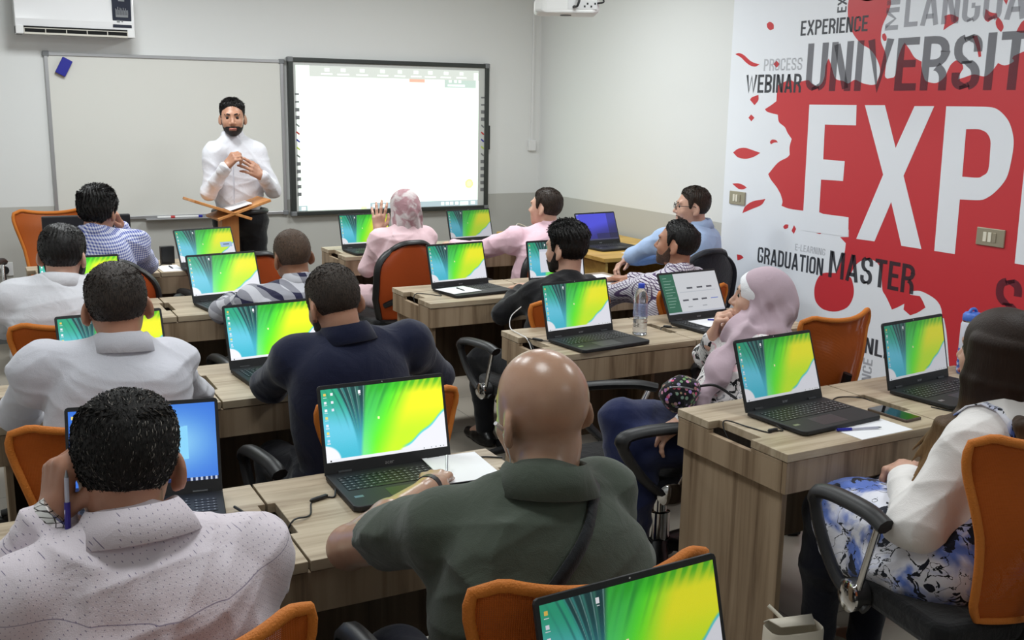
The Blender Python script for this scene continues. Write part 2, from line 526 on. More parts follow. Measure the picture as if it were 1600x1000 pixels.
def wall_text(name, text, y0, z0, y1, z1, ink, dx=.0012, up=False, gap=.075):
    """condensed capitals on the right wall; y0 is the left end as seen from the room"""
    gl = [glyph(ch) for ch in text]
    tot = sum(g[0] for g in gl) + gap * (len(gl) - 1)
    b = MB()
    x = 0
    for W, S in gl:
        for st in S:
            path = rounded(st[1], st[2]) if st[0] == 'r' else st
            L, Rr = strip(path, TH)
            vs_, n = [], len(L)
            for p in L + Rr:
                u, v = (x + p.x) / tot, p.y
                if up: yy, zz = y0 + (y1 - y0) * (1 - v), z0 + (z1 - z0) * u
                else: yy, zz = y0 + (y1 - y0) * u, z0 + (z1 - z0) * v
                vs_.append((-dx, yy - 2.8, zz - 1.4))
            b.add(vs_, [(i, i + 1, n + i + 1, n + i) for i in range(n - 1)])
        x += W + gap
    return b.build(name, ink, mural)


for w_, (y0, z0, y1, z1), s in [('EXPERIENCE', (4.836, 2.148, 4.313, 2.233), 'd'), ('PROCESS', (5.141, 1.95, 4.802, 2.023), 'v'),
                               ('WEBINAR', (5.298, 1.818, 4.8, 1.929), 'd'), ('GRADUATION', (5.086, .751, 4.507, .855), 'd'),
                               ('MASTER', (4.46, .753, 3.834, .911), 'k'), ('E-LEARNING', (4.752, .873, 4.498, .914), 'v'),
                               ('UNIVERSITY', (4.764, 1.826, 3.09, 2.10), 'm'), ('LANGUAGE', (4.062, 2.155, 3.11, 2.33), 'l'),
                               ('ONLINE', (4.216, .363, 3.83, .457), 'k'), ('S', (3.335, .67, 3.19, .93), 'm')]:
    wall_text('lettering', w_, y0, z0, y1, z1, INK[s])
wall_text('lettering', 'EX', 4.552, 2.261, 4.483, 2.34, INK['d'], up=True)
wall_text('lettering', 'MIN', 4.19, 2.144, 4.10, 2.40, INK['l'], up=True)
wall_text('lettering', 'NCE', 4.139, .20, 4.069, .335, INK['l'], up=True)
for q, h in ((LE, ()), (LX, ()), (soft(LP, 50), (soft(LPH, 60),)), (LN, ())):
    wall_poly('white_letter', q, .0016, M['mural_white'], h)


def switch_plate(yc, zc, w, h, label, n_sw):
    r = empty('wall_switch', (XR - .004, yc, zc), 0, label, 'switch', 'switch plates on the mural')
    MB().box(-.010, 0, -w / 2, w / 2, -h / 2, h / 2).build('plate', M['beige_plate'], r, .003)
    for k in range(3):
        yy = w * .18 - k * w * .17
        MB().box(-.014, -.009, yy - w * .06, yy + w * .06, -h * .27, h * .27).build('rocker' if k < n_sw else 'socket_insert', M['ivory'] if k < n_sw else M['beige_plate'], r, .001)
    return r


switch_plate(5.312, 1.145, .155, .085, 'small champagne switch plate near the far edge of the mural', 2)
switch_plate(3.394, 1.115, .16, .088, 'champagne switch plate on the red area right of the letter P', 2)

# ---- whiteboard, interactive board and what hangs on the front wall
wb = empty('whiteboard', (1.41, YF, 1.44), 0, 'long plain whiteboard with thin grey frame on the front wall', 'whiteboard')
_x0, _x1, _z0, _z1 = -.845, .80, -.575, .575
M['whiteboard'] = pmat('whiteboard_enamel', (222, 221, 215), 0.3, var=(1.5, .03))
MB().box(_x0, _x1, -.012, 0, _z0, _z1).build('panel', M['whiteboard'], wb)
f = MB()
f.box(_x0 - .012, _x0 + .012, -.022, 0, _z0, _z1); f.box(_x1 - .012, _x1 + .012, -.022, 0, _z0, _z1)
f.box(_x0, _x1, -.022, 0, _z1 - .012, _z1 + .012); f.box(_x0, _x1, -.022, 0, _z0 - .012, _z0 + .012)
f.build('frame', M['alu'], wb, .003)
for sx, sz in ((_x0, _z1), (_x0, _z0), (_x1, _z1), (_x1, _z0)):
    MB().box(sx - .022, sx + .022, -.026, 0, sz - .018, sz + .018).build('frame_corner', M['grey_plastic'], wb, .006)
MB().box(-.25, .62, -.075, -.012, _z0 - .018, _z0 - .010).build('pen_tray', M['alu'], wb, .002)
for x, m, nm, lb in ((1.30, 'red_plastic', 'marker', 'red marker lying on the whiteboard tray'), (1.50, 'blue_ink', 'marker', 'blue marker lying on the whiteboard tray'),
                     (1.40, 'white_plastic', 'marker', 'white marker lying on the whiteboard tray'), (1.95, 'black_plastic', 'marker', 'black marker on the tray right of the teacher')):
    r = empty(nm, (x, YF - .045, 1.44 + _z0 - .010 + .009), 0, lb, 'marker', 'markers on the whiteboard tray')
    MB().tube([(-.06, 0, 0), (.035, 0, 0)], .009, 10).build('barrel', M['white_plastic'] if m != 'black_plastic' else M[m], r, smooth=40)
    MB().tube([(.035, 0, 0), (.065, 0, 0)], .0095, 10).build('cap', M[m], r, smooth=40)
er = empty('board_eraser', (.675, YF - .0125, 1.928), 0, 'blue board eraser stuck at the top left corner of the whiteboard', 'eraser')
er.rotation_euler = (0, rad(28), 0)
MB().box(-.035, .035, -.035, -.012, -.06, .06).build('felt_block', M['blue_ink'], er, .005)
MB().box(-.033, .033, -.012, 0, -.065, .058).build('back_pad', pmat('pale_wood_pad', (190, 160, 120), .7), er, .002)

iw = empty('interactive_board', (3.105, YF, 1.444), 0, 'lit interactive board with a dark frame showing a blank white page', 'board')
_w, _h = .845, .594
MB().box(-_w, _w, -.045, 0, -_h, _h).build('panel', pmat('board_grey_enamel', (205, 208, 205), .35), iw)
f = MB()
f.box(-_w - .01, -_w + .028, -.06, 0, -_h - .01, _h + .01); f.box(_w - .028, _w + .01, -.06, 0, -_h - .01, _h + .01)
f.box(-_w, _w, -.06, 0, _h - .024, _h + .01); f.box(-_w, _w, -.06, 0, -_h - .01, -_h + .024)
f.build('frame', M['board_frame'], iw, .006)
for sx in (-1, 1):
    for sz in (-1, 1):
        MB().box(sx * (_w - .008) - .022, sx * (_w - .008) + .022, -.064, 0, sz * (_h - .006) - .02, sz * (_h - .006) + .02).build('frame_corner', M['grey_plastic'], iw, .008)
MB().box(_w + .01, _w + .026, -.05, -.01, -.10, .10).build('pen_holder', M['black_plastic'], iw, .004)


def vcol_mat(name, strength, rough=.35, tint=(1, 1, 1)):
    t = NT(name)
    a = t.n('Attribute', attribute_name='Col')
    t.set(Base_Color=(.01, .01, .012, 1), Roughness=rough)
    t.put(t.b.inputs['Emission Color'], t.n('VectorMath', operation='MULTIPLY', i0=a.outputs['Color'], i1=tint).outputs[0])
    t.b.inputs['Emission Strength'].default_value = strength
    return t.m


def picture_mesh(name, img, w, h, mat):
    """flat grid in the xz plane facing -y, coloured cell by cell; img[row from bottom][col] in 0-255 sRGB"""
    H, W = img.shape[:2]
    xs, zs = np.linspace(-w / 2, w / 2, W + 1), np.linspace(0, h, H + 1)
    V = np.stack([np.tile(xs, H + 1), np.zeros((W + 1) * (H + 1)), np.repeat(zs, W + 1)], 1)
    i = (np.arange(H)[:, None] * (W + 1) + np.arange(W)[None]).ravel()
    F = np.stack([i, i + 1, i + W + 2, i + W + 1], 1)
    me = np_mesh(name, V, F, mat, False)
    a = me.color_attributes.new('Col', 'FLOAT_COLOR', 'CORNER')
    c = np.ones((H * W, 4, 4), np.float32)
    c[:, :, :3] = _lin(img.reshape(-1, 3))[:, None, :]
    a.data.foreach_set('color', c.ravel())
    return me


def _lin(c):
    c = np.asarray(c, np.float32) / 255
    return np.where(c <= .04045, c / 12.92, ((c + .055) / 1.055) ** 2.4)


def board_image():
    W, H = 320, 220
    im = np.full((H, W, 3), 255.0)
    u = (np.arange(W) + .5) / W; v = (np.arange(H) + .5) / H
    def rc_(x0, x1, z0, z1, c): im[int(z0 * H):int(z1 * H), int(x0 * W):int(x1 * W)] = c
    rc_(.07, 1, .93, 1, (196, 186, 192))
    for k, x in enumerate((.16, .245, .345, .455, .55, .64, .72, .81, .90)):
        rc_(x - .012, x + .012, .965, .988, (255, 255, 255)); rc_(x - .03, x + .03, .942, .950, (255, 255, 255))
    rc_(.60, .69, .905, .93, (222, 160, 150))
    rc_(.80, .985, .875, .93, (182, 184, 188)); rc_(.82, .92, .885, .897, (240, 255, 255))
    for x in (.835, .865, .89): rc_(x - .008, x + .008, .912, .928, (255, 255, 255))
    rc_(.972, .997, .935, .985, (255, 255, 255))
    rc_(.0, .045, 0, .04, (166, 172, 186)); rc_(.015, .035, .006, .03, (255, 255, 255))
    rc_(.38, 1, 0, .042, (164, 168, 186))
    for x in (.40, .45, .79, .82, .845, .875): rc_(x - .008, x + .010, .012, .032, (250, 255, 255))
    rc_(.895, .945, .008, .036, (240, 252, 252)); rc_(.96, .985, .01, .035, (255, 255, 255))
    rc_(.33, .36, 0, .02, (250, 255, 190))
    uu, vv = np.meshgrid(u, v)
    d = np.hypot((uu - .948) * 1.45, vv - .165)
    im[d < .035] = (222, 206, 150); im[d < .022] = (230, 220, 180)
    return im


M['board_glow'] = vcol_mat('projected_page', 1.55, tint=(.88, 1.06, .90))  # projector light put in as page emission, green tint added for wall spill
o = link_mesh('projected_page', picture_mesh('projected_page', board_image(), 1.555, 1.115, M['board_glow']), iw, (-.018, -.0462, -.568))
for sx, n in ((-.79, 14), (.80, 14)):
    for k in range(n):
        b = MB(); z = .33 - k * .059
        b.T = Matrix.Translation((sx, -.0466, z)) @ Matrix.Rotation(rad(40 if 3 < k < 9 else 0), 4, 'Y')
        c_ = {5: 'red_plastic', 6: 'blue_ink'}.get(k, 'grey_plastic')
        hh = .006 if 3 < k < 9 or k < 2 else .014
        b.box(-.016, .016, -.0004, .0002, -hh, hh)
        b.build('menu_icon', M[c_] if k != 7 else pmat('lime_icon', (190, 210, 90)), iw)

ac = empty('air_conditioner', (.755, YF, 2.13), 0, 'white wall air conditioner with a dark display panel above the whiteboard', 'air conditioner')
b = MB()
b.T = Matrix.Rotation(rad(90), 4, 'Z') @ Matrix.Rotation(rad(90), 4, 'X')
prof = [(-.005, 0), (-.19, .0), (-.215, .03), (-.225, .10), (-.215, .29), (-.10, .31), (-.005, .31)]
b.T = Matrix(((0, 0, 1, 0), (1, 0, 0, 0), (0, 1, 0, 0), (0, 0, 0, 1)))
b.prism(prof, -.375, .375)
b.build('housing', pmat('glossy_white_plastic', (236, 236, 238), .12, coat=.5), ac, .006)
b = MB()
b.T = Matrix.Translation((.295, -.222, .18)) @ Matrix.Rotation(rad(3), 4, 'X')
b.box(-.062, .062, -.006, .002, -.115, .12)
b.build('display_panel', pmat('dark_gloss_panel', (38, 42, 58), .08, coat=.5), ac, .002)
b = MB(); b.T = Matrix.Translation((.295, -.231, .18)) @ Matrix.Rotation(rad(3), 4, 'X')
for k in range(12): b.box(-.04 + k * .007, -.036 + k * .007, -.001, .001, -.03, .0 + random.random() * .035)
b.box(-.02, .02, -.001, .001, .06, .07); b.box(-.04, .04, -.001, .001, -.045, -.03)
b.box(-.035, -.015, -.001, .001, -.08, -.065); b.box(-.005, .005, -.001, .001, -.077, -.067)
b.build('display_marks', M['silver'], ac)
MB().box(-.325, .325, -.2265, -.1, .012, .052).build('air_slot', M['dark_void'], ac)
b = MB()
b.box(-.325, .325, -.231, -.15, .0, .012); b.box(-.325, .325, -.231, -.2, .036, .041)
for k in range(6): b.box(-.325 + k * .1295, -.320 + k * .1295, -.231, -.2, .012, .038)
b.build('louver', pmat('cream_plastic', (205, 200, 190), .4), ac)
MB().box(-.375, -.325, -.23, -.1, .0, .055).build('end_cap', M['white_plastic'], ac, .006)
MB().box(.325, .375, -.23, -.1, .0, .055).build('end_cap', M['white_plastic'], ac, .006)

pj = empty('projector', (2.95, 5.0, 2.2), rad(-27), 'white projector hanging from the ceiling in front of the room corner', 'projector')
b = MB()
b.T = Matrix.Identity(4)
b.prism([(-.17, -.08), (-.13, -.13), (.15, -.13), (.17, -.09), (.17, .13), (-.15, .13), (-.17, .10)], 0, .085)
b.build('casing', pmat('projector_white', (238, 238, 236), .4), pj, .018, seg=3)
MB().box(.0, .155, -.132, -.12, .018, .065).build('port_panel', M['white_plastic'], pj, .002)
for k, x in enumerate((.03, .05, .085, .1, .12, .14)):
    MB().box(x, x + .009, -.1335, -.131, .028 + .014 * (k % 2), .038 + .014 * (k % 2)).build('port', M['black_plastic'], pj)
MB().lathe([(.03, -.004), (.03, 0)], 20, (.0, .02, 0)).build('lens_cover', M['grey_plastic'], pj)
MB().box(-.06, .08, -.07, .06, .085, .125).build('mount_plate', M['white_plastic'], pj, .004)
MB().tube([(0, 0, .12), (0, 0, .70)], .025, 12).build('ceiling_pole', M['white_plastic'], pj, smooth=40)
MB().tube(curve_pts([(.03, -.132, .03), (.05, -.17, .035), (.055, -.15, .09), (.0, -.06, .16), (.01, -.02, .4)]), .006, 8).build('cable', M['black_plastic'], pj, smooth=60)
MB().tube(curve_pts([(.155, -.12, .05), (.19, -.125, .06), (.16, -.1, .10), (.04, -.03, .2), (.015, -.02, .45)]), .005, 8).build('cable', M['black_plastic'], pj, smooth=60)

cd = empty('cable_conduit', (4.40, YF, 1.38), 0, 'thin grey cable conduit running down to a white box near the corner', 'conduit')
MB().box(-.008, .012, -.015, 0, .03, ZC - 1.38).build('conduit', M['white_plastic'], cd, .002)
MB().box(-.035, .035, -.03, 0, -.05, .04).build('junction_box', M['white_plastic'], cd, .004)

so = empty('wall_socket', (.19, YF, .53), 0, 'white wall socket with a black plug low on the front wall at far left', 'socket')
MB().box(-.065, .065, -.012, 0, -.045, .05).build('plate', M['white_plastic'], so, .004)
MB().tube([(.01, -.012, 0), (.01, -.05, 0)], .028, 14).build('plug', M['black_plastic'], so, smooth=40)
MB().tube(curve_pts([(.01, -.045, -.01), (.015, -.05, -.12), (.02, -.03, -.3), (.02, -.03, -.5)]), .005, 8).build('cord', M['black_plastic'], so, smooth=60)


# ---------------------------------------------------------------- desks
DW, DD = 1.35, 0.51


def make_desk():
    """two seat training desk, origin at the near left corner on the floor"""
    r = empty('training_desk', (0, 0, 0))
    h = DW / 2
    c0, c1, s0, s1 = .16, .36, .155, .35
    half = [(0, 0), (h - .003, 0), (h - .003, c0), (h - .021, c0), (h - .021, c1), (h - .003, c1), (h - .003, DD), (0, DD), (0, s1), (.042, s1), (.042, s0), (0, s0)]
    MB().prism(half, .725, .75).build('tabletop', M['wood_top'], r, .0015)
    MB().prism([(DW - x, y) for x, y in half], .725, .75).build('tabletop', M['wood_top'], r, .0015)
    MB().box(.004, DW - .004, .004, .022, .625, .7225).build('front_apron', M['wood_panel'], r, .0012)
    for a, b in ((.002, .02), (DW - .02, DW - .002)):
        m = MB()
        m.box(a, b, .022, DD - .004, .625, .712); m.box(a, b, .022, s0, .712, .7225); m.box(a, b, s1, DD - .004, .712, .7225)
        m.build('end_band', M['wood_panel'], r, .0012)
    for x in (.025, DW - .045):
        MB().box(x, x + .02, .035, DD - .01, 0, .652).build('leg_panel', M['wood_panel'], r, .0012)
    MB().box(h - .01, h + .01, .30, DD - .03, 0, .66).build('leg_panel', M['wood_panel'], r, .0012)
    MB().box(.046, DW - .046, DD - .03, DD - .012, .22, .7225).build('modesty_panel', M['wood_shaded'], r, .0012)
    MB().box(h - .06, h + .06, c0 - .03, c1 + .03, .655, .662).build('slot_dark_sheet', M['dark_void'], r)  # black sheets below the slots, painting in the dark of the openings
    MB().box(.021, .0455, s0 - .02, s1 + .02, .655, .662).build('slot_dark_sheet', M['dark_void'], r)
    MB().box(DW - .0455, DW - .021, s0 - .02, s1 + .02, .655, .662).build('slot_dark_sheet', M['dark_void'], r)
    return r


DESKS = [
    (-.083, 2.03, 0, 'wooden desk in the left foreground under the open laptop with the green wallpaper'),
    (.015, 3.325, 0, 'wooden desk in the left row where the man in the navy blazer leans'),
    (.135, 4.785, 0, 'wooden desk in front of the man in the plaid shirt'),
    (.275, 6.08, 0, 'wooden desk at the front left with a black monitor on it'),
    (2.025, 2.12, 1, 'wooden desk at right foreground with a phone and paper beside the laptop'),
    (2.035, 3.42, .6, 'wooden desk with the clear water bottle on it'),
    (1.988, 4.617, .3, 'wooden desk in front of the man in the black shirt'),
    (2.115, 6.275, 0, 'wooden desk at the front right under the lit interactive board'),
    (-.15, .745, 0, 'nearest wooden desk below the picture under the closest laptop'),
]
_p = make_desk()
for i, (x, y, a, lb) in enumerate(DESKS):
    d = _p if i == 0 else copy_tree(_p)
    d.location, d.rotation_euler = (x, y, 0), (0, 0, rad(a))
    tag(d, lb, 'desk', 'two seat training desks')

yd = empty('yellow_desk', (3.64, 5.60, 0), 0, 'yellow wooden desk by the right wall holding the laptop with the blue screen', 'desk')
MB().box(0, .80, 0, 1.55, .722, .75).build('tabletop', M['yellow_wood'], yd, .003)
MB().box(.03, .05, .03, 1.5, 0, .722).build('side_panel', M['yellow_wood'], yd, .002)
MB().box(.75, .77, .03, 1.5, 0, .722).build('side_panel', M['yellow_wood'], yd, .002)
MB().box(.05, .75, .9, .918, .2, .722).build('back_panel', M['yellow_wood'], yd, .002)


# ---------------------------------------------------------------- laptop screens
def wallpaper(W=256, H=144, icons=True):
    u, v = np.meshgrid((np.arange(W) + .5) / W, (np.arange(H) + .5) / H)
    rs = np.random.RandomState(3)
    L = lambda c: np.array(c, float)
    mixc = lambda a, b, t: a + (b - a) * t[..., None]
    sm = lambda a, b, x: smooth01((x - a) / (b - a))
    uL = .262 - .15 * np.clip(v - .05, 0, 1) ** 1.9
    uR = .275 + .085 * v
    base = mixc(L((92, 206, 226)), L((88, 200, 226)), v)
    left = mixc(mixc(L((70, 190, 214)), L((104, 206, 232)), sm(0, .45, v)), L((44, 168, 128)), sm(.45, .95, v + .25 * (u - .05)))
    dark = mixc(L((72, 184, 208)), L((22, 66, 68)), sm(.18, .92, v))
    w_ = np.clip((u - uL) / (uR - uL + .01), 0, 1.2)
    ln = np.clip(np.sin(2 * math.pi * (4.2 * w_ ** .8 + .15)), 0, 1) ** 1.6
    dark = mixc(dark, mixc(L((70, 178, 176)), L((92, 150, 110)), w_), ln * sm(.12, .6, v) * (.75 - .35 * w_))
    hl = np.clip(np.sin(2 * math.pi * (4.2 * w_ ** .8 + .40)), 0, 1) ** 14
    dark = mixc(dark, L((190, 226, 214)), hl * sm(.3, .8, v) * .6)
    lfade = np.clip(np.sin(2 * math.pi * (u - uL) * 17 - .6), 0, 1) ** 3 * sm(-.14, -.01, u - uL) * sm(.35, .8, v)
    left = mixc(left, L((22, 74, 80)), lfade * .55)
    # right field: green fan to yellow
    g = u - (.33 + .30 * v)
    fan = u + .12 * (1 - v)
    n = sum(np.sin(fan * k * (1 - .25 * v) + p) for k, p in ((95, 0), (61, 1.3), (143, .7))) / 3
    green = mixc(L((92, 232, 130)), L((64, 196, 74)), sm(.25, 1, v))
    green = mixc(green, L((98, 250, 40)), sm(-.16, .06, g))
    green = mixc(green, L((28, 120, 60)), np.clip(n, 0, 1) * sm(.45, 1.0, v) * .75)
    yel = mixc(L((206, 250, 40)), L((252, 250, 40)), sm(.25, .7, v))
    right = mixc(green, yel, sm(-.04, .20, g))
    right = mixc(right, L((128, 240, 150)), sm(.16, .0, u - .27) * sm(.55, .05, v))
    top = sm(.80, 1.0, v) * sm(.25, .5, u)
    spk = np.clip(.5 + .9 * np.sin(95 * (u - .35 * v)) + .3 * np.sin(51 * u + 2), 0, 1)
    right = mixc(right, L((38, 170, 30)), top * (.45 + .35 * spk))
    im = mixc(left, dark, sm(-.012, .012, u - uL))
    im = mixc(im, right, sm(-.015, .02, u - uR))
    bl = np.hypot((u + .02) * 1.15, v * .75 - .02)
    im = mixc(im, L((246, 246, 252)), sm(.165, .145, bl))
    edge = .045 + .46 * np.clip((u - .60) / .40, 0, 1) ** 1.25 + .012 * np.sin(u * 34)
    k = v - edge
    im = mixc(im, L((96, 216, 226)), sm(.05, .012, k) * sm(.60, .68, u))
    im = mixc(im, L((240, 241, 250)), sm(.012, -.01, k) * sm(.58, .63, u))
    im[v < .042] = (238, 240, 246)
    if icons:
        def bl_(x, y, w, h, c): im[int(y * H):max(int(y * H) + 1, int((y + h) * H)), int(x * W):max(int(x * W) + 1, int((x + w) * W))] = c
        cols = [(240, 200, 90), (235, 240, 250), (250, 250, 255), (230, 220, 120), (225, 235, 245), (240, 225, 120), (200, 220, 250)]
        for i in range(7):
            bl_(.02, .91 - i * .105, .02, .035, cols[i]); bl_(.018, .885 - i * .105, .026, .010, (225, 235, 240))
        bl_(.30, .90, .020, .05, (250, 250, 255)); bl_(.302, .875, .018, .010, (235, 240, 245))
        bl_(.44, .52, .014, .03, (255, 250, 190))
        bl_(.03, .012, .012, .02, (60, 60, 60))
        for x in (.80, .86, .90, .94, .965): bl_(x, .015, .008, .016, (110, 115, 120))
    return im


WP = wallpaper()
FIRST = WP.copy()
for _i in range(3):
    for _x in (.075,):
        FIRST[int((.91 - _i * .105) * 144):int((.945 - _i * .105) * 144), int(_x * 256):int((_x + .022) * 256)] = ((245, 245, 250), (235, 238, 250), (225, 230, 245))[_i]
NOTIF = WP.copy(); NOTIF[int(.40 * 144):int(.56 * 144), int(.76 * 256):int(.97 * 256)] = (166, 196, 232); NOTIF[int(.47 * 144):int(.50 * 144), int(.81 * 256):int(.92 * 256)] = (96, 110, 130)
WINDOW = WP.copy(); WINDOW[int(.14 * 144):int(.80 * 144), int(.20 * 256):int(.80 * 256)] = (232, 234, 244); WINDOW[int(.73 * 144):int(.80 * 144), int(.20 * 256):int(.80 * 256)] = (214, 218, 232)
_u, _v = np.meshgrid((np.arange(256) + .5) / 256, (np.arange(144) + .5) / 144)


def blue_screen():
    g = np.exp(-(((_u - .66) / .3) ** 2 + ((_v - .5) / .35) ** 2))
    im = np.array((58, 118, 222.)) + g[..., None] * np.array((92, 98, 28.))
    for a, b in ((.52, .635), (.645, .80)):
        for c, d in ((.30, .475), (.49, .69)):
            m = (_u > a) & (_u < b) & (_v > c - .05 * (_u - .5)) & (_v < d + .08 * (_u - .5))
            im[m] = (140, 214, 252)
    im[_v < .045] = (20, 40, 84)
    im[(_v < .045) & (_u > .80) & (np.sin(_u * 180) > .2)] = (190, 200, 220)
    for i in range(4):
        im[int((.90 - i * .11) * 144):int((.94 - i * .11) * 144), 5:11] = ((240, 220, 120), (230, 240, 250), (220, 90, 60), (240, 240, 250))[i]
    return im


def green_app():
    im = np.full((144, 256, 3), (228., 231, 236))
    im[_u < .235] = (52, 116, 90)
    for i in range(11):
        y = int((.90 - i * .072) * 144)
        im[y:y + 2, 10:10 + (18, 38, 30, 44, 34, 42, 26, 40, 36, 30, 24)[i]] = (150, 190, 172)
    for r_, ys in ((.60, (.42, .60, .77)), (.30, (.30, .47, .63))):
        for x in ys: im[int(r_ * 144):int((r_ + .045) * 144), int(x * 256):int((x + .10) * 256)] = (84, 88, 96)
    im[int(.31 * 144):int(.33 * 144), int(.80 * 256):int(.93 * 256)] = (130, 150, 220)
    for x in (.36, .62): im[int(.14 * 144):int(.16 * 144), int(x * 256):int((x + .08) * 256)] = (170, 175, 180)
    im[int(.52 * 144):int(.535 * 144), int(.28 * 256):int(.92 * 256)] = (205, 210, 218)
    im[_v < .045] = (205, 210, 222)
    return im


def violet_screen():
    t = smooth01((_v - .15 + .35 * (.5 - _u)) / .5)
    im = np.array((46, 44, 150.)) + t[..., None] * np.array((36, 40, 96.))
    im[(_u > .78)] *= .72
    im[(_v < .25) & (_u > .45)] *= .7
    im[(_u < .06) & (np.sin(_v * 40) > .6)] = (150, 160, 240)
    im[_v < .05] = (70, 70, 110)
    return im


LW, LH = .357, .236
SW, SH = .341, .1918


def make_laptop():
    """origin on the desk under the hinge centre; the front edge is at -y"""
    r = empty('laptop', (0, 0, 0))
    D = .243
    o = [(-LW / 2, 0), (LW / 2, 0), (LW / 2, -D + .012), (LW / 2 - .012, -D), (-LW / 2 + .012, -D), (-LW / 2, -D + .012)]
    MB().prism(o, .003, .017).build('base', M['laptop_black'], r, .003)
    k = MB(); lg = MB()
    for row in range(6):
        n = 15 if row else 17
        x = -.160; w = .2605 / n
        hgt = .0085 if row == 0 else .0145
        y = -.036 - (0 if row == 0 else .011 + (row - 1) * .0175)
        if row < 5:
            for i in range(n):
                k.box(x + i * w + .001, x + (i + 1) * w - .001, y - hgt, y, .017, .0183)
                lg.box(x + i * w + .005, x + i * w + .0095, y - hgt * .62, y - hgt * .38, .0183, .01845)
        else:
            for a, b in ((0, 1.3), (1.3, 2.3), (2.3, 3.3), (3.3, 4.3), (4.3, 9.6), (9.6, 10.6), (10.6, 11.6), (11.6, 13), (13, 14), (14, 15)):
                k.box(x + a * w + .001, x + b * w - .001, y - hgt, y, .017, .0183)
                if b - a < 3: lg.box(x + a * w + .005, x + a * w + .0095, y - hgt * .62, y - hgt * .38, .0183, .01845)
    for row in range(5):
        for i in range(4):
            y = -.047 - row * .0175
            k.box(.108 + i * .0135, .1205 + i * .0135, y - .0145, y, .017, .0183)
            lg.box(.1115 + i * .0135, .1155 + i * .0135, y - .009, y - .0055, .0183, .01845)
    k.build('keyboard', M['key_black'], r)
    lg.build('key_legends', M['key_mark'], r)
    MB().box(-.070, .040, -.222, -.150, .0168, .0174).build('touchpad', M['laptop_deck'], r, .0004)
    MB().box(-.158, -.135, -.185, -.172, .017, .0173).build('sticker', M['silver'], r)
    for x in (-.125, .125): MB().tube([(x - .018, .004, .017), (x + .018, .004, .017)], .006, 10).build('hinge', M['laptop_deck'], r, smooth=40)
    lid = MB()
    lid.T = Matrix.Rotation(rad(90), 4, 'X')
    c = .008
    lid.prism([(-LW / 2, 0), (LW / 2, 0), (LW / 2, LH - c), (LW / 2 - c * .3, LH - c * .3), (LW / 2 - c, LH), (-LW / 2 + c, LH), (-LW / 2 + c * .3, LH - c * .3), (-LW / 2, LH - c)], -.007, 0)
    lo = lid.build('lid', M['laptop_black'], r, .001, loc=(0, .0015, .0125))
    s = link_mesh('screen', bpy.data.meshes.new('screen'), lo, (0, -.0006, .0335))
    b = MB(); b.tube([(0, -.0004, LH - .005), (0, .0006, LH - .005)], .0017, 8); b.build('camera_lens', M['chrome'], lo)
    cu = bpy.data.curves.new('logo', 'FONT'); cu.body = 'acer'; cu.size = .0145; cu.align_x = 'CENTER'; cu.extrude = .0001
    tmp = bpy.data.objects.new('t', cu); col.objects.link(tmp)
    me = bpy.data.meshes.new_from_object(tmp.evaluated_get(bpy.context.evaluated_depsgraph_get()))
    bpy.data.objects.remove(tmp)
    me.materials.clear(); me.materials.append(M['silver'])
    lo_ = link_mesh('logo', me, lo, (0, -.0006, .010)); lo_.rotation_euler = (rad(90), 0, 0)
    return r


LAPTOPS = [  # hinge x, y, yaw, tilt, picture, glow (holds off-angle dimming of right-hand screens), label
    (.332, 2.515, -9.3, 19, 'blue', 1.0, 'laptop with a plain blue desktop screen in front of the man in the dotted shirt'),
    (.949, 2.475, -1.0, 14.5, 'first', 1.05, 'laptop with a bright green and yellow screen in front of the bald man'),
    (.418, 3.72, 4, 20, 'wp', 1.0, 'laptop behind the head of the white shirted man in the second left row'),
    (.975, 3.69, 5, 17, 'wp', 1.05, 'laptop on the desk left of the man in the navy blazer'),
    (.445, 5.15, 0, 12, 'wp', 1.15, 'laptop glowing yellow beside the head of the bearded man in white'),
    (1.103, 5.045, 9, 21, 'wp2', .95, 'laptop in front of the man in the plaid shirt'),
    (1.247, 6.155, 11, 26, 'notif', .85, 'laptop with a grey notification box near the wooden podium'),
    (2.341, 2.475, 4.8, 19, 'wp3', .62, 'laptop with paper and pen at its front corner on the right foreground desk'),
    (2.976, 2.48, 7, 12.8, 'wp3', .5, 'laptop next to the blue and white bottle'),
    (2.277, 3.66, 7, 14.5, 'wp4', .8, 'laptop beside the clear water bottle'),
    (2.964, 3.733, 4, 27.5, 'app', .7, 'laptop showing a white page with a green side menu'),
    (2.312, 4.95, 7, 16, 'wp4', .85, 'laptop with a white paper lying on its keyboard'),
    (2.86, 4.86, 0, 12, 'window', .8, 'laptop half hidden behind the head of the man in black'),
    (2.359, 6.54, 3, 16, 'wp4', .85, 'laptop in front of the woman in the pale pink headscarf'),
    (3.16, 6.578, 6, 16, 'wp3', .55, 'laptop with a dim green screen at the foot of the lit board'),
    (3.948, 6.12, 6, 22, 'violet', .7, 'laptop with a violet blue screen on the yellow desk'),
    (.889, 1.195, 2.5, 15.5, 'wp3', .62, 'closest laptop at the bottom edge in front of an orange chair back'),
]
PICS = {'blue': blue_screen(), 'first': FIRST, 'wp': WP, 'wp2': WP, 'wp3': WP, 'wp4': WP, 'notif': NOTIF, 'app': green_app(), 'window': WINDOW, 'violet': violet_screen()}
_smesh = {}
_p = make_laptop()
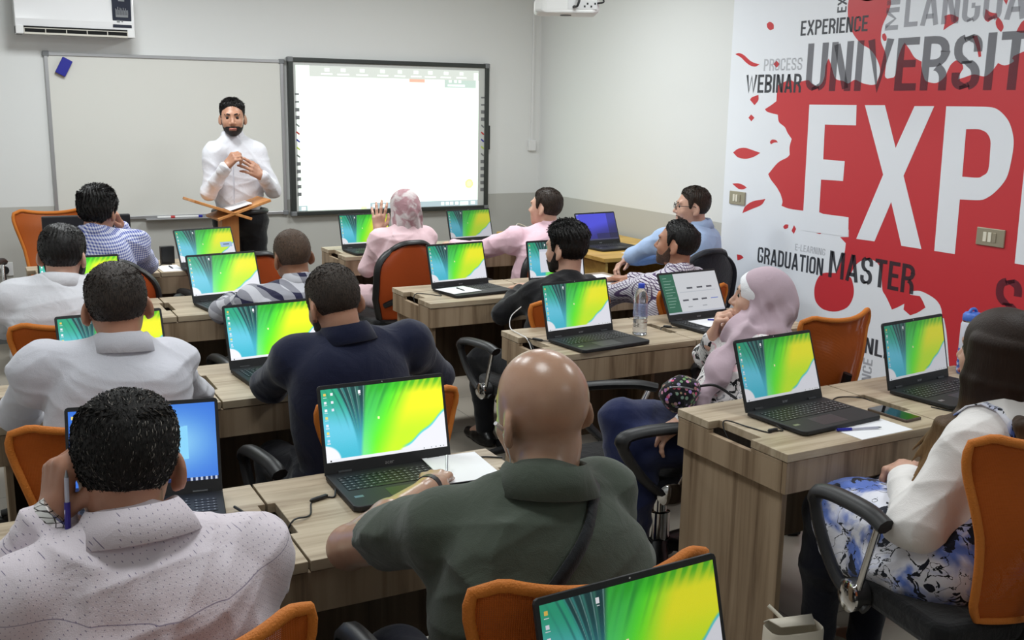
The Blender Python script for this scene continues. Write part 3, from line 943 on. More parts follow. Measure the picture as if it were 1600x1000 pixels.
for i, (x, y, yaw, tilt, pic, glow, lb) in enumerate(LAPTOPS):
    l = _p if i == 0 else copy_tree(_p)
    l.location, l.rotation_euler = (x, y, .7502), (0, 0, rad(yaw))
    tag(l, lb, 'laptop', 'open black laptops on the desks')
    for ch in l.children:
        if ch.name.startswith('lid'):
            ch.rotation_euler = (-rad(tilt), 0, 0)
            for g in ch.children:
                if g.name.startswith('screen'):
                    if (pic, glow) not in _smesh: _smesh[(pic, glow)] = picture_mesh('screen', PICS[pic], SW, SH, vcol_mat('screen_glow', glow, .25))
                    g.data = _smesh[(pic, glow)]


# ---------------------------------------------------------------- chairs
def orange_mesh(name, c, hole):
    t = NT(name)
    uv = t.n('TexCoord').outputs['UV']
    sp = t.n('SeparateXYZ', i0=uv)
    f = 2 * math.pi * 150
    a = t.math('SINE', t.math('MULTIPLY', t.math('ADD', sp.outputs[0], sp.outputs[1]), f))
    b = t.math('SINE', t.math('MULTIPLY', t.math('SUBTRACT', sp.outputs[0], sp.outputs[1]), f))
    pr = t.math('MULTIPLY', a, b)
    h = t.math('GREATER_THAN', pr, hole)
    v = t.xyz()[0]
    k = tuple(x * .8 for x in lin(c)) + (1,)
    t.set(Base_Color=t.mix(t.noise(v, 6, 3), rgba(c), k), Roughness=.65)
    t.b.inputs['Specular IOR Level'].default_value = .3
    t.bump(pr, .4, .0015)
    t.put(t.b.inputs['Alpha'], t.math('SUBTRACT', 1.0, h))
    return t.m


M['mesh_orange'] = orange_mesh('orange_mesh_fabric', (196, 96, 26), .62)
M['mesh_red_orange'] = orange_mesh('red_orange_mesh_fabric', (196, 84, 30), .8)
M['welt_orange'] = pmat('orange_edge_welt', (206, 118, 36), .7, bump=(260, .8, .003))


def sheet(pts_fn, nu, nv, th, name, mat, parent, uvs=1.0):
    """double sided curved panel with uv; pts_fn(u in -1..1, v in 0..1) -> Vector"""
    P = [[pts_fn(-1 + 2 * i / nu, j / nv) for i in range(nu + 1)] for j in range(nv + 1)]
    m = MB(); m.grid([[tuple(p) for p in row] for row in P])
    me = bpy.data.meshes.new(name)
    me.from_pydata(m.v, [], m.f)
    me.materials.append(mat)
    uv = me.uv_layers.new(name='UVMap')
    for poly in me.polygons:
        for li in poly.loop_indices:
            p = me.vertices[me.loops[li].vertex_index].co
            uv.data[li].uv = (p.x * uvs, p.z * uvs)
    me.shade_smooth()
    o = link_mesh(name, me, parent)
    if th:
        s = o.modifiers.new('thickness', 'SOLIDIFY'); s.thickness = th; s.offset = 0
    return o


def chair_frame(r, arms=True):
    """seat, arms, column and star base shared by all chairs; sitter faces +y"""
    s = MB(); s.prism([(-.22, -.20), (-.19, -.225), (.19, -.225), (.22, -.20), (.235, .10), (.20, .22), (.12, .245), (-.12, .245), (-.20, .22), (-.235, .10)], .395, .465)
    s.build('seat', M['seat_black'], r, .025, seg=3)
    MB().box(-.11, .11, -.12, .12, .345, .395).build('mechanism', M['black_plastic'], r, .01)
    for sx in ((-1, 1) if arms else ()):
        a = MB()
        X = sx * .268
        a.T = Matrix.Translation((X, 0, 0)) @ Matrix.Rotation(-sx * rad(7), 4, 'Z') @ Matrix.Translation((-X, 0, 0))
        loop = curve_pts([(sx * .245, .02, .40), (X, .10, .44), (X + sx * .01, .17, .53), (X + sx * .012, .215, .635), (X + sx * .01, .17, .668), (X + sx * .01, .02, .672), (X + sx * .01, -.055, .655)], 6)
        a.tube(loop, .022, 8, rr=[.020 + .006 * (1 if i > 17 else 0) for i in range(len(loop))], flat=.75)
        ao = a.build('armrest', M['black_plastic'], r, smooth=50)
        MB().tube([(X + sx * .010, -.035, .652), (X + sx * .002, .035, .455)], .010, 10).build('strut', M['chrome'], ao, smooth=40)
        MB().tube([(X - sx * .03, .06, .425), (X + sx * .012, .06, .425)], .042, 16).build('pivot', M['black_plastic'], ao, smooth=40)
        d = MB(); d.T = Matrix.Translation((X + sx * .012, .06, .425)) @ Matrix.Rotation(rad(90) * sx, 4, 'Y')
        d.lathe([(.043, 0), (.043, .006), (.036, .011), (.020, .015), (.002, .016)], 24)
        d.build('chrome_disc', M['chrome'], ao, smooth=50)
    MB().lathe([(.030, .10), (.030, .24), (.02, .242), (.02, .35)], 16).build('gas_column', M['chrome'], r, smooth=40)
    MB().lathe([(.045, .075), (.045, .12), (.03, .13)], 16).build('base_hub', M['black_plastic'], r, smooth=40)
    for k in range(5):
        th = 2 * math.pi * (k + .3) / 5
        c, s_ = math.cos(th), math.sin(th)
        MB().tube([(.03 * c, .03 * s_, .11), (.16 * c, .16 * s_, .095), (.28 * c, .28 * s_, .07)], .02, 8, rr=[.026, .022, .016]).build('base_arm', M['black_plastic'], r, smooth=50)
        w = MB()
        q = Vector((-s_, c, 0))
        P = Vector((.28 * c, .28 * s_, .027))
        w.tube([P - q * .024, P + q * .024], .027, 14)
        w.tube([P, P + Vector((0, 0, .03))], .008, 8)
        w.build('caster', M['black_plastic'], r, smooth=40)


def backA(u, v):
    z = .47 + .46 * v
    hw = float(np.interp(v, [0, .08, .25, .5, .8, .93, 1], [.105, .130, .146, .166, .206, .22, .212]))
    z += (.034 * abs(u) ** 2.2 - .03 * max(0, abs(u) - .8) / .2 - .010) * max(0, (v - .55) / .45) ** 1.5
    return Vector((hw * u, -.235 - .16 * (z - .47) + .055 * u * u * (.4 + .6 * v) - .03 * math.sin(math.pi * min(1, v * 1.2)), z))


def make_chairA(mat, welt):
    r = empty('office_chair', (0, 0, 0))
    bk = sheet(backA, 20, 20, .004, 'backrest', mat, r)
    loop = [backA(-1 + 2 * i / 24, 1) for i in range(25)] + [backA(1, 1 - j / 20) for j in range(1, 21)] + [backA(1 - 2 * i / 12, 0) for i in range(1, 13)] + [backA(-1, j / 20) for j in range(1, 20)]
    MB().tube(loop, .011, 8, closed=True).build('edge_welt', welt, bk, smooth=60)
    sp = [backA(0, .5) + Vector((0, -.03, 0)), backA(0, .15) + Vector((0, -.035, 0)), Vector((0, -.25, .40)), Vector((0, -.1, .37))]
    MB().tube(curve_pts(sp), .022, 8, flat=.6).build('back_support', M['black_plastic'], r, smooth=50)
    chair_frame(r)
    return r


def backB(u, v):
    z = .45 + .49 * v
    k = max(0, (v - .55) / .45)
    hw = .215 * (1 - k ** 3.2 * .42) * float(np.interp(v, [0, .15, .3, 1], [.80, .9, 1, 1]))
    z -= .05 * abs(u) ** 3 * k
    return Vector((hw * u, -.235 - .14 * (z - .45) + .05 * u * u - .02 * math.sin(math.pi * v), z))


def make_chairB(mat, rim):
    r = empty('office_chair', (0, 0, 0))
    bk = sheet(backB, 20, 20, .004, 'backrest', mat, r)
    loop = [backB(-1 + 2 * i / 24, 1) for i in range(25)] + [backB(1, 1 - j / 20) for j in range(1, 21)] + [backB(1 - 2 * i / 12, 0) for i in range(1, 13)] + [backB(-1, j / 20) for j in range(1, 20)]
    MB().tube(loop, .027, 8, closed=True, flat=.6).build('back_frame', rim, bk, smooth=60)
    MB().tube(curve_pts([backB(-.8, .22), backB(-.4, .30) + Vector((0, -.03, 0)), backB(.4, .30) + Vector((0, -.03, 0)), backB(.8, .22)]), .018, 8).build('lumbar_bar', M['black_plastic'], bk, smooth=60)
    sp = [backB(0, .25) + Vector((0, -.03, 0)), Vector((0, -.26, .42)), Vector((0, -.1, .37))]
    MB().tube(curve_pts(sp), .024, 8, flat=.6).build('back_support', M['black_plastic'], r, smooth=50)
    chair_frame(r)
    return r


_CA = make_chairA(M['mesh_orange'], M['welt_orange'])
_CB = make_chairB(M['mesh_red_orange'], M['black_plastic'])
_CC = make_chairB(M['seat_navy'], M['seat_navy'])
CHAIRS = [  # kind, x, y, yaw, height scale, label
    ('A', .165, 1.66, 10, 1.03, 'orange mesh chair behind the man in the dotted white shirt'),
    ('A', .885, 1.58, -5, 1.05, 'orange mesh chair of the bald man behind the closest laptop'),
    ('A', .245, 3.02, 4, .97, 'orange mesh chair of the man in the white shirt at the left edge'),
    ('A', 1.035, 2.98, 2, .95, 'orange mesh chair hidden behind the bright laptop under the navy blazer'),
    ('A', .30, 4.38, 4, .96, 'orange mesh chair under the bearded man in white'),
    ('B', 1.22, 4.38, 0, .9, 'chair under the man in the plaid shirt'),
    ('B', .665, 5.66, -12, .99, 'black framed chair of the man in the blue checked shirt'),
    ('B', 1.37, 5.95, 6, .95, 'empty black framed orange chair beside the head of the plaid shirt man'),
    ('A', .44, 7.12, 172, 1.06, 'empty orange mesh chair facing the room at the far left'),
    ('A', 3.025, 3.24, 8, .98, 'empty orange mesh chair by the mural between two laptops'),
    ('A', 2.37, 4.20, 5, .92, 'orange mesh chair under the man in the black shirt'),
    ('A', 3.10, 4.24, 4, .92, 'orange mesh chair behind the clear bottle under the checked shirt man'),
    ('B', 2.28, 5.88, 4, .98, 'black framed orange chair of the woman in the pale pink headscarf'),
    ('B', 3.16, 5.80, 12, .93, 'black framed orange chair of the man in the pink shirt'),
    ('C', 3.87, 5.10, 5, .95, 'black chair under the man in the light blue shirt'),
    ('A', 2.27, 1.72, -12, 1.05, 'orange mesh chair of the woman with long hair at right'),
    ('A', 2.215, 2.965, 76, .97, 'chair under the woman in the mauve headscarf with a chrome disc on its arm'),
]
_used = set()
for k, x, y, yaw, hz, lb in CHAIRS:
    p = {'A': _CA, 'B': _CB, 'C': _CC}[k]
    c = p if k not in _used else copy_tree(p)
    _used.add(k)
    c.location, c.rotation_euler, c.scale = (x, y, 0), (0, 0, rad(yaw)), (1, 1, hz)
    if 'mauve' in lb: c.scale = (1, 1.3, hz)
    tag(c, lb, 'chair', 'office chairs at the desks')


# ---------------------------------------------------------------- smooth implicit surfaces
def npv(*a): return np.array(a, float)


def rotm(z=0, x=0, y=0):
    z, x, y = rad(z), rad(x), rad(y)
    cz, sz, cx, sx, cy, sy = math.cos(z), math.sin(z), math.cos(x), math.sin(x), math.cos(y), math.sin(y)
    return np.array([[cz, -sz, 0], [sz, cz, 0], [0, 0, 1]]) @ np.array([[1, 0, 0], [0, cx, -sx], [0, sx, cx]]) @ np.array([[cy, 0, sy], [0, 1, 0], [-sy, 0, cy]])


def unit(v):
    v = np.asarray(v, float)
    return v / max(1e-9, np.linalg.norm(v))


class Field:
    def __init__(s): s.ops = []

    def rc(s, a, b, ra, rb=None, k=.03, op='u'):
        a, b = np.asarray(a, float), np.asarray(b, float)
        rb = ra if rb is None else rb
        m = max(ra, rb)
        s.ops.append(('c', op, k, np.minimum(a, b) - m, np.maximum(a, b) + m, a, b, ra, rb))
        return s

    def el(s, c, r, R=None, k=.03, op='u'):
        c, r = np.asarray(c, float), np.asarray(r, float)
        R = np.eye(3) if R is None else R
        e = np.sqrt(((R * r) ** 2).sum(1))
        s.ops.append(('e', op, k, c - e, c + e, c, r, R))
        return s

    def chain(s, pts, rr, k=.02):
        for i in range(len(pts) - 1): s.rc(pts[i], pts[i + 1], rr[i], rr[i + 1], k)
        return s

    def sample(s, vox, pad=.03):
        lo = np.min([o[3] for o in s.ops if o[1] == 'u'], 0) - pad
        hi = np.max([o[4] for o in s.ops if o[1] == 'u'], 0) + pad
        n = np.ceil((hi - lo) / vox).astype(int) + 1
        ax = [lo[i] + vox * np.arange(n[i]) for i in range(3)]
        A = np.full(n, .08, np.float32)
        for o in s.ops:
            kk = o[2] + 4 * vox
            i0 = np.maximum(0, ((o[3] - kk - lo) / vox).astype(int)); i1 = np.minimum(n, ((o[4] + kk - lo) / vox).astype(int) + 2)
            if np.any(i1 <= i0): continue
            sl = tuple(slice(a, b) for a, b in zip(i0, i1))
            X, Y, Z = ax[0][sl[0]][:, None, None], ax[1][sl[1]][None, :, None], ax[2][sl[2]][None, None, :]
            if o[0] == 'c':
                a, b, ra, rb = o[5:]
                d = b - a; dd = max(1e-9, d @ d)
                t = np.clip(((X - a[0]) * d[0] + (Y - a[1]) * d[1] + (Z - a[2]) * d[2]) / dd, 0, 1)
                q = np.sqrt((X - a[0] - t * d[0]) ** 2 + (Y - a[1] - t * d[1]) ** 2 + (Z - a[2] - t * d[2]) ** 2) - (ra + (rb - ra) * t)
            else:
                c, r, R = o[5:]
                dx, dy, dz = X - c[0], Y - c[1], Z - c[2]
                l = [(dx * R[0, i] + dy * R[1, i] + dz * R[2, i]) for i in range(3)]
                k0 = np.sqrt(sum((l[i] / r[i]) ** 2 for i in range(3)))
                k1 = np.sqrt(sum((l[i] / r[i] ** 2) ** 2 for i in range(3))) + 1e-9
                q = k0 * (k0 - 1) / k1
            q = q.astype(np.float32)
            B = A[sl]; k = max(1e-4, o[2])
            if o[1] == 'u':
                h = np.maximum(k - np.abs(B - q), 0) / k
                A[sl] = np.minimum(B, q) - h * h * k * .25
            else:
                h = np.maximum(k - np.abs(B + q), 0) / k
                A[sl] = np.maximum(B, -q) + h * h * k * .25
        s.A, s.lo, s.vox, s.ax = A, lo, vox, ax
        return s

    def displace(s, fn, band=.05):
        idx = np.nonzero(np.abs(s.A) < band)
        s.A[idx] += fn(*[s.ax[i][idx[i]] for i in range(3)]).astype(np.float32)
        return s

    def cut(s, n, d):
        """remove the half space n.p > d"""
        q = s.ax[0][:, None, None] * n[0] + s.ax[1][None, :, None] * n[1] + s.ax[2][None, None, :] * n[2] - d
        s.A = np.maximum(s.A, q.astype(np.float32))
        return s

    def mesh(s, name, mat, parent=None, origin=(0, 0, 0), R=None, off=(0, 0, 0)):
        b = 4 * s.vox
        A = np.clip(s.A, -b, b)
        g = openvdb.FloatGrid(float(b))
        g.copyFromArray(np.ascontiguousarray(A))
        P, Q = g.convertToQuads(0.0)
        P = P * s.vox + s.lo
        if R is not None: P = P @ R.T
        P = P + np.asarray(off) - np.asarray(origin)
        me = np_mesh(name, P, Q[:, ::-1] if FLIP else Q, mat)
        return link_mesh(name, me, parent)

    def at(s, p):
        i = tuple(int(round(q)) for q in (np.asarray(p) - s.lo) / s.vox)
        if any(j < 0 or j >= m for j, m in zip(i, s.A.shape)): return .08
        return float(s.A[i])

    def hit(s, p, d, far=.5):
        """first surface point along a ray"""
        p, d = np.asarray(p, float), unit(d)
        t = 0
        while t < far:
            v = s.at(p + d * t)
            if v < .0005: return p + d * t
            t += max(.001, v * .6)
        return None


FLIP = False
_t0 = Field().el((0, 0, 0), (.05, .05, .05)).sample(.01).mesh('probe', M['paper'])
_pp = _t0.data.polygons[0]
FLIP = _pp.normal.dot(_pp.center) < 0
bpy.data.objects.remove(_t0)


def folds(seed, amp, scale=22.0, vert=1.0, n=4, smooth=False):
    """cloth folds: broad drapes and finer creases that fade in and out"""
    rs = np.random.RandomState(seed)
    K = []
    for i in range(n + 4):
        big = i < n
        k = rs.normal(size=3); k[2] *= 1.0 + vert
        k = unit(k) * scale * (rs.uniform(.7, 1.3) if big else rs.uniform(1.8, 3.0))
        K.append((k, rs.uniform(0, 6.28), unit(rs.normal(size=3)) * scale * .5, rs.uniform(0, 6.28), unit(rs.normal(size=3)) * scale * .7, rs.uniform(0, 6.28), 1.0 if big else .42))

    def fn(x, y, z):
        d = 0
        for k, p, w, q, m, o, g in K:
            wv = 1.1 * np.sin(w[0] * x + w[1] * y + w[2] * z + q)
            sn = np.sin(.5 * (k[0] * x + k[1] * y + k[2] * z + p + wv))
            fade = smooth01(.5 + .9 * np.sin(m[0] * x + m[1] * y + m[2] * z + o))
            d = d + g * fade * ((1 - sn * sn - .4) * .8 if smooth else (1 - np.abs(sn)) ** 2.2 - .12)
        return -d * amp * 1.5
    return fn


# ---------------------------------------------------------------- people
def skin(name, c):
    t = NT(name)
    v = t.xyz()[0]
    d = tuple(x * .72 for x in lin(c))
    red = (min(1, d[0] * 1.08), d[1] * .95, d[2] * .93, 1)
    t.set(Base_Color=t.mix(t.noise(v, 22, 4), rgba(c), red), Roughness=.42)
    t.b.inputs['Specular IOR Level'].default_value = .45
    t.b.inputs['Subsurface Weight'].default_value = .08
    t.b.inputs['Subsurface Radius'].default_value = (.012, .004, .002)
    t.bump(t.noise(v, 260, 3), .12, .001)
    return t.m


def hairmat(name, c, c2, f=.5, rough=.42):
    t = NT(name)
    v = t.xyz()[0]
    s = t.noise(t.scaled(v, (420, 420, 60)), 1.0, 2, .4)
    t.set(Base_Color=t.mix(t.math('GREATER_THAN', s, f), rgba(c), rgba(c2)), Roughness=rough)
    t.b.inputs['Specular IOR Level'].default_value = .35
    t.bump(t.math('ADD', s, t.noise(v, 90, 3)), .6, .002)
    return t.m


M['eye_white'] = pmat('eye_white', (225, 220, 214), .2)
M['iris'] = pmat('dark_iris', (30, 20, 14), .15)
M['lips'] = pmat('lips', (168, 96, 88), .5)


def head_prims(F, c, R, ears=True, s=1.0, w=1.0):
    L = lambda x, y, z: c + R @ (npv(x * w, y, z) * s)
    E = lambda p, r, k, op='u', Q=R: F.el(L(*p), npv(r[0] * w, r[1], r[2]) * s, Q, k, op)
    E((0, -.010, .032), (.076, .096, .087), .02)
    E((0, .028, -.02), (.066, .066, .075), .03)
    E((0, .034, -.064), (.053, .054, .05), .03)
    E((0, .074, -.098), (.021, .016, .017), .025)
    for q in (-1, 1):
        E((q * .036, .064, -.028), (.024, .02, .022), .02)
    F.rc(L(-.034, .082, .027), L(.034, .082, .027), .010 * s, .010 * s, .02)
    for q in (-1, 1):
        E((q * .031, .101, .005), (.016, .013, .010), .014, 's')
    F.rc(L(0, .088, .012), L(0, .109, -.028), .007 * s, .0115 * s, .012)
    for q in (-1, 1):
        E((q * .012, .098, -.034), (.008, .009, .007), .008)
    E((0, .088, -.063), (.023, .011, .0065), .006)
    E((0, .086, -.075), (.019, .011, .0075), .006)
    if ears:
        for q in (-1, 1):
            Q = R @ rotm(q * 24, 0, q * -8)
            E((q * .081, -.012, -.012), (.0085, .020, .032), .010, 'u', Q)
            E((q * .0905, -.004, -.006), (.006, .011, .018), .005, 's', Q)
            E((q * .077, -.002, -.038), (.007, .009, .010), .008)
    return L


def hand_prims(F, W, d, n, side, curl, s=1.0, k=.007, spread=.10):
    """W wrist, d finger direction, n palm normal, side +1 right / -1 left, curl five values (thumb..little) 0-1"""
    d = unit(d); n = unit(n - d * (np.asarray(n) @ d)); l = np.cross(n, d) * side * -1.0
    l = unit(l)
    O = np.asarray(W, float)
    F.rc(O - d * .02 * s, O + d * .02 * s, .026 * s, .027 * s, .02)
    ln = [(.043, .026, .021), (.048, .030, .022), (.044, .028, .022), (.034, .021, .019)]
    for i in range(4):
        lat = (.032, .0105, -.011, -.031)[i]
        kn = O + (d * (.092, .096, .090, .082)[i] + l * lat - n * (-.004 if i in (0, 3) else 0)) * s
        F.rc(O + (d * .012 + l * lat * .55) * s, kn, .0145 * s, .0118 * s, .012)
        c = curl[i + 1]
        ang = 0
        dd = unit(d + l * spread * (1.2, .3, -.5, -1.3)[i] * (1 - c))
        p = kn
        rr = (.0100, .0093, .0084, .0074)
        for j in range(3):
            ang += c * (1.25, 1.45, .9)[j]
            v = dd * math.cos(ang) + n * math.sin(ang)
            q = p + v * ln[i][j] * s
            F.rc(p, q, rr[j] * s * (.88 if i == 3 else 1), rr[j + 1] * s * (.88 if i == 3 else 1), k)
            p = q
    c = curl[0]
    p = O + (d * .022 + l * .024 + n * .008) * s
    dirs = [unit(d * .62 + l * (.72 - .35 * c) + n * (.25 + .45 * c)), unit(d * .85 + l * (.42 - .75 * c) + n * (.2 + .5 * c)), unit(d * .9 + l * (.25 - 1.0 * c) + n * (.15 + .45 * c))]
    for v, a, r0, r1 in zip(dirs, (.044, .034, .027), (.0145, .0118, .0105), (.0118, .0105, .0085)):
        q = p + v * a * s
        F.rc(p, q, r0 * s, r1 * s, k)
        p = q
    F.rc(O + d * .01 * s, O + (d * .04 + l * .022) * s, .016 * s, .014 * s, .012)


def ik(S, W, a, b, pole):
    S, W = np.asarray(S, float), np.asarray(W, float)
    d = W - S; L = np.linalg.norm(d)
    L2 = min(L, (a + b) * .999)
    if L < 1e-6: return S + npv(0, 0, -a)
    u = d / L
    x = (a * a - b * b + L2 * L2) / (2 * L2)
    h = math.sqrt(max(0, a * a - x * x))
    p = np.asarray(pole, float); p = unit(p - u * (p @ u))
    return S + u * x * (L / L2) + p * h


HAIRLINE = ([-.12, -.085, -.05, -.024, -.008, .006, .020, .034, .044, .060, .074, .090, .12],
            [-.088, -.088, -.070, -.044, .026, .030, -.010, -.006, .044, .058, .080, .092, .092])


def hair_mesh(parent, org, c, R, mat, top=.014, side=.007, crown=None, lift=0.0, back=0.0, s=1.0, w=1.0, vox=.0028, seed=1, mess=.5, front=0.0, name='hair', strands=7000, slen=.006, lay=.6, grey=None, greyf=.1):
    F = Field(); head_prims(F, npv(0, 0, 0), np.eye(3), False, s, w); F.sample(vox, .04)
    rs = np.random.RandomState(seed)
    ph = rs.uniform(0, 6.28, 12)

    def fn(x, y, z):
        zb = np.interp(y / s, HAIRLINE[0], HAIRLINE[1]) * s + lift * (y > .03) + back * smooth01((-.03 - y) / .04)
        m = smooth01((z - zb) / (.012 * s) + .5)
        m = m * (1 - smooth01((y - (.078 - front) * s) / .012) * (z < .098 * s))
        th = side + (top - side) * smooth01((z - .03 * s) / (.07 * s))
        th = th * (.25 + .75 * smooth01((z - zb) / .045))
        if crown is not None:
            dd = np.sqrt((x - crown[0]) ** 2 + (y - crown[1]) ** 2 + (z - crown[2]) ** 2)
            m = m * (1 - crown[4] * (1 - smooth01((dd - crown[3] * .6) / (crown[3] * .6))))
        a = np.arctan2(x, -y + .001)
        st = np.sin(38 * a + 40 * z + ph[0] + 2 * np.sin(60 * z + ph[1])) * .5 + np.sin(90 * x + 70 * y + ph[2] + 2 * np.sin(50 * z)) * .35 + np.sin(160 * x - 120 * y + 90 * z + ph[3]) * .25
        th = th * (1 + mess * .35 * st)
        return -(-.012 + (th + .012) * m)
    A0 = F.A.copy()
    F.displace(fn, .06)
    o = F.mesh(name, mat, parent)
    me = o.data
    n = len(me.vertices)
    P = np.empty(n * 3, np.float32); me.vertices.foreach_get('co', P); P = P.reshape(-1, 3)
    N = np.empty(n * 3, np.float32); me.vertices.foreach_get('normal', N); N = N.reshape(-1, 3)
    ix = np.clip(((P - F.lo) / F.vox).round().astype(int), 0, np.array(A0.shape) - 1)
    ok = np.nonzero(A0[ix[:, 0], ix[:, 1], ix[:, 2]] > .0012)[0]
    if strands and len(ok):
        k = rs.choice(ok, strands)
        p, nn = P[k] + rs.normal(0, .0012, (strands, 3)), N[k]
        fl = np.stack([p[:, 0] * 3, -.25 - .3 * (p[:, 2] < .08) + 1.1 * (p[:, 2] > .085), -1.0 * (p[:, 2] < .10)], 1) + rs.normal(0, .22, (strands, 3))
        fl -= nn * (fl * nn).sum(1, keepdims=True)
        fl /= np.linalg.norm(fl, axis=1, keepdims=True) + 1e-6
        d_ = fl + nn * rs.uniform(.08, .36, (strands, 1)) * lay
        L_ = slen * rs.uniform(.6, 1.3, (strands, 1)) * (1 + .6 * smooth01((p[:, 2:] - .04) / .06))
        w_ = np.cross(fl, nn) * .00034
        V = np.stack([p - w_ - nn * .001, p + w_ - nn * .001, p + d_ * L_ * .6, p + d_ * L_ * .9 - nn * L_ * .25], 1).reshape(-1, 3)
        q = np.arange(strands)[:, None] * 4
        T = np.concatenate([q + np.array([[0, 1, 2]]), q + np.array([[1, 3, 2]])])
        P2 = np.concatenate([P, V])
        Q = np.empty(len(me.loops), np.int32); me.loops.foreach_get('vertex_index', Q); Q = Q.reshape(-1, 4)
        T = np.concatenate([T, T[:, 2:]], 1) + n
        F2 = np.concatenate([Q[:, [0, 1, 2]], Q[:, [0, 2, 3]], T[:, :3]])
        me2 = np_mesh(name, P2, F2, mat)
        if grey is not None:
            me2.materials.append(grey)
            mi = np.zeros(len(F2), np.int32)
            g = (rs.rand(strands) < greyf).astype(np.int32)
            mi[2 * len(Q):] = np.concatenate([g, g])
            me2.polygons.foreach_set('material_index', mi)
        o.data = me2; bpy.data.meshes.remove(me); me = me2; P = P2
    P = P @ R.T + np.asarray(c) - np.asarray(org)
    me.vertices.foreach_set('co', P.astype(np.float32).ravel())
    me.update()
    return o


def beard_mesh(parent, org, c, R, mat, th=.005, s=1.0, w=1.0, vox=.0028, ymin=-.002):
    F = Field(); head_prims(F, npv(0, 0, 0), np.eye(3), False, s, w)
    F.rc(npv(0, -.03, -.07) * s, npv(0, -.035, -.14) * s, .05 * s, .05 * s, .03)
    F.sample(vox, .03)

    def fn(x, y, z):
        x, y, z = x / s / w, y / s, z / s
        zt = np.interp(y, [-.02, .0, .018, .03, .05, .07, .085, .12], [-.2, -.03, -.004, -.028, -.056, -.058, -.049, -.046])
        m = smooth01((zt - z) / .008 + .5) * smooth01((z + .125 - .02 * (y < .04)) / .012) * smooth01((y - ymin) / .012)
        m = m * (1 - (np.abs(x) < .023) * (np.abs(z + .069) < .0105) * (y > .07))
        return -(-.010 + (th + .010) * m)
    F.displace(fn, .05)
    return F.mesh('beard', mat, parent, org, R, c)


def face_parts(parent, org, c, R, s=1.0, brow=None, lips=None):
    for q in (-1, 1):
        P = c + R @ (npv(q * .031, .0795, .005) * s) - org
        n = 12
        b = MB()
        vs_, fs = [], []
        for i in range(9):
            th = math.pi * i / 8
            for j in range(n):
                f = 2 * math.pi * j / n
                v = npv(math.sin(th) * math.cos(f), math.cos(th), math.sin(th) * math.sin(f)) * .0112 * s
                vs_.append(tuple(P + R @ v))
        for i in range(8):
            b.cur = 1 if i < 3 else 0
            base = [(i * n + j, i * n + (j + 1) % n, (i + 1) * n + (j + 1) % n, (i + 1) * n + j) for j in range(n)]
            b.f += base; b.mi += [b.cur] * n
        b.v = vs_
        b.build('eye', [M['eye_white'], M['iris']], parent, smooth=80)
        if brow:
            A = [c + R @ (npv(q * x, y, z) * s) - org for x, y, z in ((.012, .0945, .0235), (.030, .0915, .029), (.048, .0785, .024))]
            MB().tube(curve_pts(A, 4), .0034 * s, 6, rr=[.0036 * s + .0014 * s * math.sin(i / 8 * 3.1) for i in range(9)]).build('eyebrow', brow, parent, smooth=80)
    if lips:
        A = [c + R @ (npv(x, y, z) * s) - org for x, y, z in ((-.023, .090, -.069), (-.010, .0985, -.0675), (.010, .0985, -.0675), (.023, .090, -.069))]
        MB().tube(curve_pts(A, 4), .005 * s, 6, rr=[.003 * s] + [.0058 * s] * 11 + [.003 * s]).build('lips', lips, parent, smooth=80)


def collar_mesh(parent, org, c, u, f, mat, r0=.060, r1=.088, h=.024, drop=.012, gap=26, tip=.03):
    """folded shirt collar round the neck; c base centre, u up, f front"""
    u = unit(u); f = unit(f - u * (f @ u)); r = np.cross(f, u)
    n = 40
    rows = [[], [], [], [], []]
    for i in range(n + 1):
        th = rad(gap) + (2 * math.pi - 2 * rad(gap)) * i / n
        d = r * math.sin(th) + f * math.cos(th)
        fr = smooth01(npv((math.cos(th) - .3) / .6))[0]
        hh = h * (1 - .35 * fr)
        rows[0].append(c + d * (r0 + .002) - u * .02)
        rows[1].append(c + d * (r0 - .002) + u * hh)
        rows[2].append(c + d * (r0 + .004) + u * (hh + .004))
        rows[3].append(c + d * (r0 + .010) + u * (hh - .004))
        rows[4].append(c + d * (r1 + .004 + .012 * fr) - u * (drop + tip * fr))
    b = MB(); b.grid([[tuple(p - org) for p in row] for row in rows])
    o = b.build('collar', mat, parent, smooth=70)
    s = o.modifiers.new('thickness', 'SOLIDIFY'); s.thickness = .003; s.offset = 0
    return o


def shoe_mesh(parent, org, A, d, mat):
    """A ankle point on the leg, d toe direction"""
    d = unit(npv(d[0], d[1], 0)); F = Field()
    h = npv(A[0], A[1], .035)
    F.rc(h - d * .045, h + d * .05, .036, .034, .03)
    F.rc(h + d * .05, h + d * .155 - npv(0, 0, .006), .036, .027, .03)
    F.rc(h, h + npv(0, 0, .05), .038, .04, .03)
    F.sample(.006, .03).cut((0, 0, -1), -.003)
    F.mesh('shoe', mat, parent, org)


